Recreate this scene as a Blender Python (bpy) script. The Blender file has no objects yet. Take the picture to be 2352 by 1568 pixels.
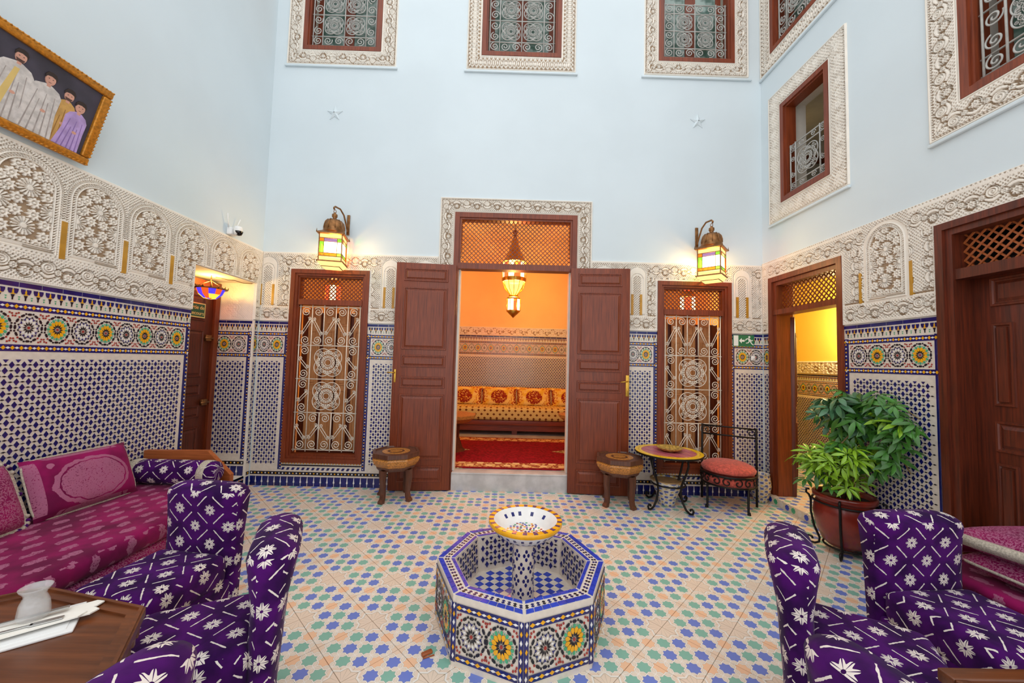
import bpy, math, random
import numpy as np
from mathutils import Matrix, Vector
random.seed(7)
PI = math.pi
SC = bpy.context.scene
COL = SC.collection

# ------------------------------------------------------------------ camera, world, exposure
CAM_F, YAW, PITCH, ROLL, CAM_H = 869.08, 0.0083, 0.0536, 0.0266, 1.6
_f = Vector((math.sin(YAW)*math.cos(PITCH), math.cos(YAW)*math.cos(PITCH), math.sin(PITCH)))
_r = Vector((math.cos(YAW), -math.sin(YAW), 0)); _u = _r.cross(_f)
_r2 = _r*math.cos(ROLL) + _u*math.sin(ROLL); _u2 = _u*math.cos(ROLL) - _r*math.sin(ROLL)
cd = bpy.data.cameras.new('camera'); cam = bpy.data.objects.new('camera', cd); COL.objects.link(cam)
cd.sensor_fit = 'HORIZONTAL'; cd.sensor_width = 36.0; cd.lens = CAM_F*36.0/2352.0; cd.clip_start = 0.02
cam.matrix_world = Matrix(((_r2.x, _u2.x, -_f.x, 0), (_r2.y, _u2.y, -_f.y, 0), (_r2.z, _u2.z, -_f.z, CAM_H), (0, 0, 0, 1)))
SC.camera = cam
w = bpy.data.worlds.new('overcast_sky'); SC.world = w; w.use_nodes = True
bg = w.node_tree.nodes['Background']; bg.inputs[0].default_value = (0.97, 0.985, 1.0, 1); bg.inputs[1].default_value = 1.40
SC.view_settings.view_transform = 'Standard'; SC.view_settings.look = 'None'
SC.view_settings.exposure = 0.20; SC.view_settings.gamma = 1.0; SC.view_settings.use_curve_mapping = False
SC.cycles.max_bounces = 6; SC.cycles.diffuse_bounces = 3; SC.cycles.glossy_bounces = 2; SC.cycles.transmission_bounces = 6; SC.cycles.transparent_max_bounces = 8
SC.cycles.caustics_reflective = False; SC.cycles.caustics_refractive = False; SC.cycles.sample_clamp_indirect = 6.0; SC.cycles.adaptive_threshold = 0.02
def lamp(name, loc, power, color, size=0.05, parent=None):
    ld = bpy.data.lights.new(name, 'POINT'); ld.energy = power; ld.color = color; ld.shadow_soft_size = size
    o = bpy.data.objects.new(name, ld); COL.objects.link(o); o.location = loc
    if parent: o.parent = parent
    return o

# ------------------------------------------------------------------ room numbers (metres)
D, XL, XR = 4.79, -3.168, 3.245          # back wall, left wall, right wall
TOP = 8.0
HT, HS = 2.03, 2.92                       # top of tile dado, top of carved plaster

# ------------------------------------------------------------------ small helpers
def S(r, g, b):
    f = lambda c: (c/255/12.92) if c/255 <= 0.04045 else ((c/255+0.055)/1.055)**2.4
    return (f(r), f(g), f(b), 1.0)
def tag(o, label=None, cat=None, group=None, kind=None):
    if label: o['label'] = label
    if cat: o['category'] = cat
    if group: o['group'] = group
    if kind: o['kind'] = kind
    return o
def empty(name, loc=(0, 0, 0), rz=0, parent=None):
    o = bpy.data.objects.new(name, None); COL.objects.link(o); o.location = loc; o.rotation_euler = (0, 0, rz)
    o.empty_display_size = 0.05
    if parent: o.parent = parent
    return o
def thing(name, label, cat, loc=(0, 0, 0), rz=0, group=None):
    return tag(empty(name, loc, rz), label, cat, group)
def wallM(side, plane):
    """local x along the wall, local y up, local z out of the wall"""
    if side == 'back':  return Matrix(((1, 0, 0, 0), (0, 0, -1, plane), (0, 1, 0, 0), (0, 0, 0, 1)))
    if side == 'left':  return Matrix(((0, 0, 1, plane), (1, 0, 0, 0), (0, 1, 0, 0), (0, 0, 0, 1)))
    if side == 'right': return Matrix(((0, 0, -1, plane), (-1, 0, 0, 0), (0, 1, 0, 0), (0, 0, 0, 1)))

class MB:
    def __init__(s): s.v = []; s.f = []; s.m = []; s.s = []
    def add(s, vs, fs, mi=0, sm=False, M=None):
        b = len(s.v)
        if M is not None: vs = [tuple(M @ Vector(p)) for p in vs]
        s.v.extend(vs)
        for f in fs: s.f.append([b+i for i in f]); s.m.append(mi); s.s.append(sm)
        return s
    def box(s, c, d, mi=0, M=None):
        x, y, z = c; a, b, h = d[0]/2, d[1]/2, d[2]/2
        vs = [(x+i*a, y+j*b, z+k*h) for k in (-1, 1) for j in (-1, 1) for i in (-1, 1)]
        return s.add(vs, [(0, 2, 3, 1), (4, 5, 7, 6), (0, 1, 5, 4), (2, 6, 7, 3), (0, 4, 6, 2), (1, 3, 7, 5)], mi, False, M)
    def b2(s, lo, hi, mi=0, M=None):
        return s.box([(lo[i]+hi[i])/2 for i in range(3)], [abs(hi[i]-lo[i]) for i in range(3)], mi, M)
    def bev(s, lo, hi, r, mi=0, M=None, seg=2):
        """box with rounded edges"""
        c = [(lo[i]+hi[i])/2 for i in range(3)]; h = [abs(hi[i]-lo[i])/2 for i in range(3)]
        r = min(r, min(h)*0.999); ts = [-1.0]
        n = seg
        base = len(s.v); idx = {}
        def axis(hh):
            o = []
            for k in range(n+1): o.append(-hh + r*(1-math.cos(k/n*PI/2)) if False else -hh + r*k/n)
            return o + [-q for q in reversed(o)]
        A = [axis(q) for q in h]; N = len(A[0])
        def P(i, j, k):
            key = (i, j, k)
            if key not in idx:
                p = [A[0][i], A[1][j], A[2][k]]
                q = [max(-(h[t]-r), min(h[t]-r, p[t])) for t in range(3)]
                d = Vector([p[t]-q[t] for t in range(3)])
                if d.length > 1e-9: d = d.normalized()*r
                v = (c[0]+q[0]+d[0], c[1]+q[1]+d[1], c[2]+q[2]+d[2])
                if M is not None: v = tuple(M @ Vector(v))
                idx[key] = len(s.v); s.v.append(v)
            return idx[key]
        for a in range(N-1):
            for b in range(N-1):
                for q in ([P(a, b, 0), P(a, b+1, 0), P(a+1, b+1, 0), P(a+1, b, 0)], [P(a, b, N-1), P(a+1, b, N-1), P(a+1, b+1, N-1), P(a, b+1, N-1)],
                          [P(a, 0, b), P(a+1, 0, b), P(a+1, 0, b+1), P(a, 0, b+1)], [P(a, N-1, b), P(a, N-1, b+1), P(a+1, N-1, b+1), P(a+1, N-1, b)],
                          [P(0, a, b), P(0, a, b+1), P(0, a+1, b+1), P(0, a+1, b)], [P(N-1, a, b), P(N-1, a+1, b), P(N-1, a+1, b+1), P(N-1, a, b+1)]):
                    s.f.append(q); s.m.append(mi); s.s.append(True)
        return s
    def prism(s, poly, z0, z1, mi=0, M=None, bottom=False, side_mi=None):
        n = len(poly); vs = [(p[0], p[1], z1) for p in poly] + [(p[0], p[1], z0) for p in poly]
        s.add(vs, [tuple(range(n))], mi, False, M); b = len(s.v)-2*n
        for i in range(n):
            j = (i+1) % n; s.f.append([b+i, b+n+i, b+n+j, b+j]); s.m.append(mi if side_mi is None else side_mi); s.s.append(False)
        if bottom: s.f.append([b+n+i for i in reversed(range(n))]); s.m.append(mi); s.s.append(False)
        return s
    def tube(s, pts, r, n=6, closed=False, mi=0, M=None, caps=True):
        pts = [Vector(p) for p in pts]; k = len(pts); rs = r if isinstance(r, (list, tuple)) else [r]*k
        b = len(s.v); up = None; vs = []
        for i, p in enumerate(pts):
            a = pts[(i-1) % k] if (closed or i > 0) else p; c = pts[(i+1) % k] if (closed or i < k-1) else p
            t = (c-a); t = t.normalized() if t.length > 1e-9 else Vector((0, 0, 1))
            if up is None:
                up = Vector((0, 0, 1)) if abs(t.z) < 0.9 else Vector((1, 0, 0))
            x = t.cross(up); x = x.normalized() if x.length > 1e-6 else t.orthogonal().normalized()
            y = x.cross(t).normalized(); up = y
            for q in range(n):
                an = 2*PI*q/n; vs.append(tuple(p + (x*math.cos(an) + y*math.sin(an))*rs[i]))
        fs = []
        for i in range(k if closed else k-1):
            j = (i+1) % k
            for q in range(n):
                q2 = (q+1) % n; fs.append((i*n+q, i*n+q2, j*n+q2, j*n+q))
        if not closed and caps: fs.append(tuple(range(n-1, -1, -1))); fs.append(tuple((k-1)*n+q for q in range(n)))
        return s.add(vs, fs, mi, True, M)
    def lathe(s, prof, n=24, c=(0, 0, 0), mi=0, M=None, sm=True, phase=0.0):
        vs = []; fs = []; k = len(prof)
        for (r, z) in prof:
            for q in range(n):
                a = 2*PI*q/n+phase; vs.append((c[0]+r*math.cos(a), c[1]+r*math.sin(a), c[2]+z))
        for i in range(k-1):
            for q in range(n):
                q2 = (q+1) % n; fs.append((i*n+q, i*n+q2, (i+1)*n+q2, (i+1)*n+q))
        return s.add(vs, fs, mi, sm, M)
    def disc(s, r, z, n=24, c=(0, 0), mi=0, M=None, down=False, phase=0.0):
        vs = [(c[0]+r*math.cos(2*PI*q/n+phase), c[1]+r*math.sin(2*PI*q/n+phase), z) for q in range(n)]
        return s.add(vs, [tuple(reversed(range(n))) if down else tuple(range(n))], mi, False, M)
    def quad(s, pts, mi=0, M=None): return s.add([tuple(p) for p in pts], [tuple(range(len(pts)))], mi, False, M)
    def mesh(s, name, mats):
        me = bpy.data.meshes.new(name); me.from_pydata(s.v, [], s.f)
        for m in (mats if isinstance(mats, (list, tuple)) else [mats]): me.materials.append(m)
        me.polygons.foreach_set('material_index', s.m); me.polygons.foreach_set('use_smooth', s.s)
        me.update(); boxuv(me); return me
def boxuv(me):
    n = len(me.loops)
    if n == 0: return
    co = np.empty(len(me.vertices)*3); me.vertices.foreach_get('co', co); co = co.reshape(-1, 3)
    vi = np.empty(n, dtype=np.int64); me.loops.foreach_get('vertex_index', vi)
    nr = np.empty(len(me.polygons)*3); me.polygons.foreach_get('normal', nr); nr = np.abs(nr.reshape(-1, 3))
    lt = np.empty(len(me.polygons), dtype=np.int64); me.polygons.foreach_get('loop_total', lt)
    ax = np.repeat(nr.argmax(1), lt); p = co[vi]
    u = np.where(ax == 0, p[:, 1], p[:, 0]); v = np.where(ax == 2, p[:, 1], p[:, 2])
    uv = me.uv_layers.new(name='UVMap'); uv.data.foreach_set('uv', np.stack([u, v], 1).ravel())
def place(name, me, parent=None, M=None):
    o = bpy.data.objects.new(name, me); COL.objects.link(o)
    if parent: o.parent = parent
    if M is not None: o.matrix_local = M
    return o
def obj(name, mb, mats, parent=None, M=None): return place(name, mb.mesh(name, mats), parent, M)
def T(x, y, z=0): return Matrix.Translation((x, y, z))
def RZ(a): return Matrix.Rotation(a, 4, 'Z')
def RX(a): return Matrix.Rotation(a, 4, 'X')
def RY(a): return Matrix.Rotation(a, 4, 'Y')
def SCL(a, b=None, c=None):
    b = a if b is None else b; c = a if c is None else c
    return Matrix.Diagonal((a, b, c, 1))

# ------------------------------------------------------------------ procedural materials
class X:
    """socket expression: arithmetic on node sockets"""
    nt = None
    def __init__(s, v): s.v = v
    @staticmethod
    def op(o, *a):
        n = X.nt.nodes.new('ShaderNodeMath'); n.operation = o
        for i, q in enumerate(a):
            q = q.v if isinstance(q, X) else q
            if isinstance(q, (int, float)): n.inputs[i].default_value = q
            else: X.nt.links.new(q, n.inputs[i])
        return X(n.outputs[0])
    def __add__(s, o): return X.op('ADD', s, o)
    __radd__ = __add__
    def __sub__(s, o): return X.op('SUBTRACT', s, o)
    def __rsub__(s, o): return X.op('SUBTRACT', o, s)
    def __mul__(s, o): return X.op('MULTIPLY', s, o)
    __rmul__ = __mul__
    def __truediv__(s, o): return X.op('DIVIDE', s, o)
    def __lt__(s, o): return X.op('LESS_THAN', s, o)
    def __gt__(s, o): return X.op('GREATER_THAN', s, o)
    def abs(s): return X.op('ABSOLUTE', s)
    def floor(s): return X.op('FLOOR', s)
    def mod(s, n): return X.op('FLOORED_MODULO', s, n)
    def sin(s): return X.op('SINE', s)
    def cos(s): return X.op('COSINE', s)
    def max(s, o): return X.op('MAXIMUM', s, o)
    def min(s, o): return X.op('MINIMUM', s, o)
    def eq(s, o): return X.op('COMPARE', s, o, 0.1)
    def sqrt(s): return X.op('SQRT', s)
def newmat(name):
    m = bpy.data.materials.new(name); m.use_nodes = True; X.nt = m.node_tree
    return m, m.node_tree.nodes['Principled BSDF'], m.node_tree
def mix(fac, a, b):
    n = X.nt.nodes.new('ShaderNodeMix'); n.data_type = 'RGBA'
    for sock, v in ((n.inputs[0], fac), (n.inputs[6], a), (n.inputs[7], b)):
        v = v.v if isinstance(v, X) else v
        if isinstance(v, (tuple, list, float, int)): sock.default_value = v
        else: X.nt.links.new(v, sock)
    return n.outputs[2]
def coords(kind='Object', scale=(1, 1, 1), rot=(0, 0, 0)):
    n = X.nt.nodes.new('ShaderNodeTexCoord'); m = X.nt.nodes.new('ShaderNodeMapping')
    m.inputs['Scale'].default_value = scale; m.inputs['Rotation'].default_value = rot
    X.nt.links.new(n.outputs[kind], m.inputs['Vector']); return m.outputs[0]
def world_xyz():
    g = X.nt.nodes.new('ShaderNodeNewGeometry'); s = X.nt.nodes.new('ShaderNodeSeparateXYZ')
    X.nt.links.new(g.outputs['Position'], s.inputs[0]); return [X(s.outputs[i]) for i in range(3)]
def uvxy(kind='UV'):
    n = X.nt.nodes.new('ShaderNodeTexCoord'); s = X.nt.nodes.new('ShaderNodeSeparateXYZ')
    X.nt.links.new(n.outputs[kind], s.inputs[0]); return X(s.outputs[0]), X(s.outputs[1]), X(s.outputs[2])
def noise(vec, scale=5.0, detail=3.0, rough=0.5):
    n = X.nt.nodes.new('ShaderNodeTexNoise'); n.inputs['Scale'].default_value = scale; n.inputs['Detail'].default_value = detail
    n.inputs['Roughness'].default_value = rough
    if vec is not None: X.nt.links.new(vec, n.inputs['Vector'])
    return X(n.outputs[0])
def sstep(x, lo, hi):
    n = X.nt.nodes.new('ShaderNodeMapRange'); n.interpolation_type = 'SMOOTHSTEP'
    X.nt.links.new(x.v, n.inputs[0]); n.inputs[1].default_value = lo; n.inputs[2].default_value = hi
    return X(n.outputs[0])
def bump(bsdf, h, strength=0.3, dist=0.005):
    n = X.nt.nodes.new('ShaderNodeBump'); n.inputs['Strength'].default_value = strength; n.inputs['Distance'].default_value = dist
    X.nt.links.new(h.v, n.inputs['Height']); X.nt.links.new(n.outputs[0], bsdf.inputs['Normal'])
def setc(bsdf, c, nt=None):
    if isinstance(c, (tuple, list)): bsdf.inputs['Base Color'].default_value = c
    else: X.nt.links.new(c, bsdf.inputs['Base Color'])
def pmat(name, c, rough=0.5, metal=0.0, var=0.12, scale=6.0, bmp=0.0, bscale=60.0, coat=0.0, sheen=0.0, spec=0.5):
    m, b, nt = newmat(name); v = coords('Object')
    if var > 0:
        n = noise(v, scale, 4); setc(b, mix(sstep(n, 0.3, 0.7), tuple(q*(1-var) for q in c[:3])+(1,), tuple(min(1, q*(1+var*0.6)) for q in c[:3])+(1,)))
    else: setc(b, c)
    b.inputs['Roughness'].default_value = rough; b.inputs['Metallic'].default_value = metal
    b.inputs['Coat Weight'].default_value = coat; b.inputs['Sheen Weight'].default_value = sheen; b.inputs['Specular IOR Level'].default_value = spec
    if bmp > 0: bump(b, noise(v, bscale, 3), bmp, 0.003)
    return m
def wood(name, c1, c2, axis=2, scale=9.0, rough=0.45, coat=0.08):
    m, b, nt = newmat(name); sc = [scale*8]*3; sc[axis] = scale*0.35
    v = coords('Object', sc); n = noise(v, 1.0, 6, 0.6); n2 = noise(coords('Object'), 2.5, 2)
    setc(b, mix(sstep(n*0.8+n2*0.2, 0.25, 0.75), c1, c2)); b.inputs['Roughness'].default_value = rough
    b.inputs['Coat Weight'].default_value = coat; b.inputs['Coat Roughness'].default_value = 0.25
    bump(b, n, 0.15, 0.002); return m
def glow(name, c, strength, trans=0.0):
    m, b, nt = newmat(name); e = nt.nodes.new('ShaderNodeEmission'); e.inputs[0].default_value = c; e.inputs[1].default_value = strength
    out = nt.nodes['Material Output']
    if trans > 0:
        t = nt.nodes.new('ShaderNodeBsdfTransparent'); t.inputs[0].default_value = c
        mx = nt.nodes.new('ShaderNodeMixShader'); mx.inputs[0].default_value = trans
        nt.links.new(e.outputs[0], mx.inputs[1]); nt.links.new(t.outputs[0], mx.inputs[2]); nt.links.new(mx.outputs[0], out.inputs[0])
    else: nt.links.new(e.outputs[0], out.inputs[0])
    return m

def m_floor(name, ox, oy, s):
    m, b, nt = newmat(name); x, y, z = world_xyz()
    px = (x-ox)/s; py = (y-oy)/s; i = px.floor(); j = py.floor(); fx = (px-i-0.5); fy = (py-j-0.5)
    im = i.mod(5.0); jm = j.mod(5.0); ax = fx.abs(); ay = fy.abs()
    mm = ax.max(ay).min((ax+ay)*0.7071)
    edge = lambda q: q.eq(0.0)+q.eq(4.0)
    big = edge(im)*edge(jm); small = im.eq(2.0)*jm.eq(2.0)
    od = lambda q: q.eq(1.0)+q.eq(3.0)
    org = od(im)*od(jm); par = (i+j).mod(2.0)
    cream = S(243, 231, 215); blue = S(116, 136, 214); green = S(138, 192, 174); orange = S(248, 202, 164); white = S(246, 241, 233); tan = S(208, 190, 166)
    wv = noise(coords('Object'), 3.0, 3)
    c = mix(sstep(wv, 0.3, 0.7), S(235, 221, 203), cream)
    lat = (mm > 0.392)*(mm < 0.412); c = mix(lat, c, tan)
    lat2 = ((ax-ay).abs() < 0.03)*(mm > 0.36); c = mix(lat2, c, white)
    c = mix((mm < 0.392), c, white); c = mix((mm < 0.340), c, tan)
    col = mix(par, blue, green); col = mix(org, col, orange); col = mix(small, col, S(238, 214, 190))
    c = mix((mm < 0.322), c, col)
    # large cream sixteen-ray star over four cells
    gx = (px+2.5).mod(5.0)-2.5; gy = (py+2.5).mod(5.0)-2.5
    ang = X.op('ARCTAN2', gy, gx); rr = (gx*gx+gy*gy).sqrt()
    ray = (((ang*8.0).sin().abs()) < 0.16)*(rr > 0.22); bigc = mix(ray, S(240, 219, 198), tan)
    gm = gx.abs().max(gy.abs()).min((gx.abs()+gy.abs())*0.7071)
    bigc = mix((gm > 0.70)*(gm < 0.74), bigc, tan); bigc = mix((gm > 0.74)*(gm < 0.84), bigc, white)
    c = mix(big, c, bigc)
    setc(b, c); b.inputs['Roughness'].default_value = 0.28; b.inputs['Specular IOR Level'].default_value = 0.4
    return m

def m_purple(name, per=0.198):
    m, b, nt = newmat(name); u, v, _ = uvxy(); nz = noise(coords('Object'), 55, 2)
    wob = (nz-0.5)*0.10
    p = (u+v)/per; q = (u-v)/per; fp = (p+0.5).mod(1.0)-0.5; fq = (q+0.5).mod(1.0)-0.5
    lu = (fp+fq)*0.5; lv = (fp-fq)*0.5; r = (lu*lu+lv*lv).sqrt(); th = X.op('ARCTAN2', lv, lu)
    pet = (r < ((th*8.0).cos()*0.036+0.142+wob*0.25))*((th*4.0).sin().abs() > 0.20)*(r > 0.03)
    vein = ((th*4.0).cos().abs() > 0.985)*(r < 0.12); pet = pet*(1.0-vein)
    d1 = ((fp.abs()+wob*0.45) > 0.479)*(fq.abs() < 0.31); d2 = ((fq.abs()+wob*0.45) > 0.479)*(fp.abs() < 0.31)
    mask = pet.max(d1).max(d2)
    base = mix(sstep(noise(coords('Object'), 9, 3), 0.3, 0.7), S(40, 3, 60), S(76, 8, 100))
    setc(b, mix(mask, base, S(226, 214, 206))); b.inputs['Roughness'].default_value = 0.9; b.inputs['Sheen Weight'].default_value = 0.04
    b.inputs['Specular IOR Level'].default_value = 0.15
    bump(b, mask+nz*0.5, 0.35, 0.004); return m
def m_magenta(name, mode):
    m, b, nt = newmat(name); u, v, _ = uvxy(); o = coords('Object'); fine = noise(o, 110, 4, 0.7); mid = noise(o, 14, 3)
    base = mix(sstep(noise(o, 5, 3), 0.3, 0.7), S(98, 2, 56), S(150, 8, 86)); silver = S(170, 100, 130)
    if mode == 'dash':      # rows of woven dashes on the mattress top
        P, Q = 0.15, 0.10; row = (u/Q).floor(); lu = ((v/P)+row*0.5).mod(1.0)-0.5; lv = (u/Q).mod(1.0)-0.5
        lu = lu+(mid-0.5)*0.5; lv = lv+(noise(o, 30, 2)-0.5)*0.5
        mask = (((lu*lu)*6.0+(lv*lv)*11.0) < 0.62)*(fine > 0.42)
    elif mode == 'medallion':   # one big arched medallion of dense vine work
        wv = (mid-0.5)*0.05; d = ((u*u)*0.8+(v+0.02)*(v+0.02)*1.6).sqrt()+wv
        mask = (d < 0.17)*(fine > 0.40); ring = (d > 0.178)*(d < 0.20)*(fine > 0.36)*1.0
        dots = (((u*38.0).sin()*(v*38.0).sin()) > 0.75)*(d > 0.25)*(d < 0.29); mask = mask.max(ring).max(dots)
    else:                   # all-over vine work
        mask = (fine > 0.50)*(mid > 0.36)
    setc(b, mix(mask*0.85, base, silver)); b.inputs['Roughness'].default_value = 0.8; b.inputs['Sheen Weight'].default_value = 0.05
    b.inputs['Specular IOR Level'].default_value = 0.2; bump(b, fine, 0.2, 0.003); return m

MAT = {}
MAT['paint'] = pmat('blue_limewash', S(213, 223, 227), 0.85, var=0.03, scale=1.2)
MAT['plaster'] = pmat('carved_plaster', S(238, 229, 216), 0.8, var=0.05, scale=8)
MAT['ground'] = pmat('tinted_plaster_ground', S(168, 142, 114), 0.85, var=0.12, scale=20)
MAT['warm_paint'] = pmat('ochre_paint', S(248, 214, 150), 0.8, var=0.04, scale=2)
MAT['yellow_paint'] = pmat('yellow_paint', S(250, 216, 96), 0.8, var=0.04, scale=2)
MAT['cream'] = pmat('cream_zellige', S(226, 214, 200), 0.3, var=0.07, scale=30)
MAT['blue'] = pmat('cobalt_zellige', S(20, 26, 104), 0.2, var=0.3, scale=14, coat=0.3)
MAT['bright'] = pmat('bright_blue_zellige', S(36, 66, 190), 0.2, var=0.25, scale=14, coat=0.3)
MAT['black'] = pmat('black_zellige', S(24, 20, 34), 0.25, var=0.2, scale=20)
MAT['yellow'] = pmat('yellow_zellige', S(240, 172, 22), 0.25, var=0.12, scale=20)
MAT['green'] = pmat('green_zellige', S(72, 168, 122), 0.25, var=0.15, scale=20)
MAT['red'] = pmat('red_zellige', S(164, 52, 44), 0.3, var=0.15, scale=20)
MAT['white'] = pmat('white_zellige', S(238, 234, 230), 0.28, var=0.04, scale=20)
MAT['ochre'] = pmat('ochre_glazed_bar', S(190, 138, 44), 0.35, var=0.15, scale=14)
MAT['wood'] = wood('mahogany_wood', S(94, 36, 15), S(142, 64, 30), axis=1)
MAT['woodx'] = wood('mahogany_wood_cross', S(92, 34, 20), S(142, 62, 38), axis=0)
MAT['darkwood'] = wood('dark_walnut_wood', S(60, 24, 12), S(112, 44, 20), axis=1)
MAT['honey'] = wood('honey_wood', S(140, 70, 28), S(190, 104, 52), axis=0)
MAT['shutter'] = wood('pale_shutter_wood', S(168, 108, 62), S(216, 158, 102), axis=1)
MAT['table'] = wood('table_wood', S(72, 34, 14), S(122, 66, 32), axis=0, scale=5, rough=0.3)
MAT['stoolwood'] = wood('stool_wood', S(70, 38, 26), S(116, 70, 48), axis=2)
MAT['inlay'] = pmat('inlaid_wood', S(196, 130, 60), 0.35, var=0.45, scale=70)
MAT['iron_white'] = pmat('ivory_painted_iron', S(226, 216, 200), 0.5, var=0.1, scale=30)
MAT['iron_grey'] = pmat('grey_painted_iron', S(176, 174, 168), 0.5, var=0.1, scale=30)
MAT['iron'] = pmat('black_wrought_iron', S(34, 30, 28), 0.45, metal=0.6, var=0.2, scale=30)
MAT['brass'] = pmat('brass', S(206, 160, 66), 0.3, metal=0.9, var=0.15, scale=20)
MAT['bronze'] = pmat('aged_bronze', S(150, 104, 62), 0.4, metal=0.75, var=0.3, scale=25)
MAT['marble'] = pmat('grey_marble', S(206, 202, 200), 0.3, var=0.18, scale=7)
MAT['purple'] = m_purple('purple_velvet_lattice')
MAT['mag_dash'] = m_magenta('magenta_velvet_dashes', 'dash')
MAT['mag_med'] = m_magenta('magenta_velvet_medallion', 'medallion')
MAT['mag_vine'] = m_magenta('magenta_velvet_vines', 'vine')
MAT['mag_plain'] = pmat('magenta_velvet', S(150, 8, 82), 0.85, var=0.2, scale=12, sheen=0.05)
MAT['trim'] = pmat('woven_cream_braid', S(190, 178, 160), 0.9, var=0.3, scale=120, bmp=0.5, bscale=200)
MAT['terracotta'] = pmat('red_glazed_clay', S(126, 36, 22), 0.3, var=0.25, scale=9, coat=0.3)
MAT['soil'] = pmat('potting_soil', S(40, 28, 20), 0.95, var=0.4, scale=40, bmp=0.6)
MAT['leaf'] = pmat('green_leaf', S(66, 122, 42), 0.4, var=0.35, scale=9, coat=0.15)
MAT['leaf2'] = pmat('bright_leaf', S(140, 184, 40), 0.4, var=0.3, scale=9, coat=0.15)
MAT['leaf3'] = pmat('bluish_leaf', S(76, 122, 84), 0.35, var=0.3, scale=9, coat=0.2)
MAT['stem'] = pmat('plant_stem', S(140, 116, 70), 0.7, var=0.2)
MAT['grout'] = pmat('beige_grout', S(222, 205, 182), 0.8, var=0.1)
MAT['plastic'] = pmat('white_plastic', S(236, 236, 234), 0.35, var=0.0)
MAT['blackp'] = pmat('black_glass', S(16, 16, 18), 0.1, var=0.0)
MAT['floor'] = m_floor('printed_star_tile', -0.785, 2.402, 0.0885)

# ------------------------------------------------------------------ walls with openings
def wall(name, side, plane, u0, u1, v0, v1, holes, thick, label, mats=None, reveal=1):
    us = sorted({u0, u1} | {q for h in holes for q in (h[0], h[1])}); vs = sorted({v0, v1} | {q for h in holes for q in (h[2], h[3])})
    us = [q for q in us if u0 <= q <= u1]; vs = [q for q in vs if v0 <= q <= v1]
    inh = lambda a, b: any(h[0] < a < h[1] and h[2] < b < h[3] for h in holes)
    mb = MB(); M = wallM(side, plane)
    for i in range(len(us)-1):
        for j in range(len(vs)-1):
            if not inh((us[i]+us[i+1])/2, (vs[j]+vs[j+1])/2):
                for z, flip in ((0, 0), (-thick, 1)):
                    q = [(us[i], vs[j], z), (us[i+1], vs[j], z), (us[i+1], vs[j+1], z), (us[i], vs[j+1], z)]
                    mb.quad(q[::-1] if flip else q, 0, M)
    for h in holes:
        a, b, c, d = h
        for q in ([(a, c, 0), (a, c, -thick), (a, d, -thick), (a, d, 0)], [(b, c, 0), (b, d, 0), (b, d, -thick), (b, c, -thick)],
                  [(a, d, 0), (a, d, -thick), (b, d, -thick), (b, d, 0)], [(a, c, 0), (b, c, 0), (b, c, -thick), (a, c, -thick)]):
            mb.quad(q, reveal, M)
    for q in ([(u0, v0, 0), (u0, v1, 0), (u0, v1, -thick), (u0, v0, -thick)], [(u1, v0, 0), (u1, v0, -thick), (u1, v1, -thick), (u1, v1, 0)], [(u0, v1, 0), (u1, v1, 0), (u1, v1, -thick), (u0, v1, -thick)]):
        mb.quad(q, 0, M)
    return tag(obj(name, mb, mats or [MAT['paint'], MAT['plaster']]), label, kind='structure')
WIN_L = (-2.775, -1.79, 0.29, 2.70); WIN_R = (1.885, 2.825, 0.27, 2.68); MAIN = (-0.73, 0.84, 0.0, 3.50)
UW = [(-2.80, -1.785), (-0.457, 0.585), (1.88, 2.885)]
back = wall('wall_back', 'back', D, XL-0.5, XR+0.3, -0.1, TOP, [WIN_L, WIN_R, MAIN]+[(a, b, 5.62, 7.0) for a, b in UW], 0.14, 'pale blue courtyard wall with carved plaster and tile dado facing the camera')
NICHE = (3.77, 4.69, 0.14, 2.49)
left = wall('wall_left', 'left', XL, -0.3, D, -0.1, TOP, [NICHE], 0.30, 'pale blue wall behind the magenta sofa')
HALL = (3.62, 4.655, 0.06, 2.72); DOOR_R = (1.70, 2.80, 0.0, 2.715); WL = (3.735, 4.425, 3.60, 4.815); WU = (3.56, 4.585, 5.60, 7.0); WR = (1.60, 2.612, 3.585, 4.95)
right = wall('wall_right', 'right', XR, -D, 0.3, -0.1, TOP, [(-b, -a, c, d) for a, b, c, d in (HALL, DOOR_R, WL, WU, WR)], 0.30, 'pale blue wall with the open hall doorway and the potted plant')

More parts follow.
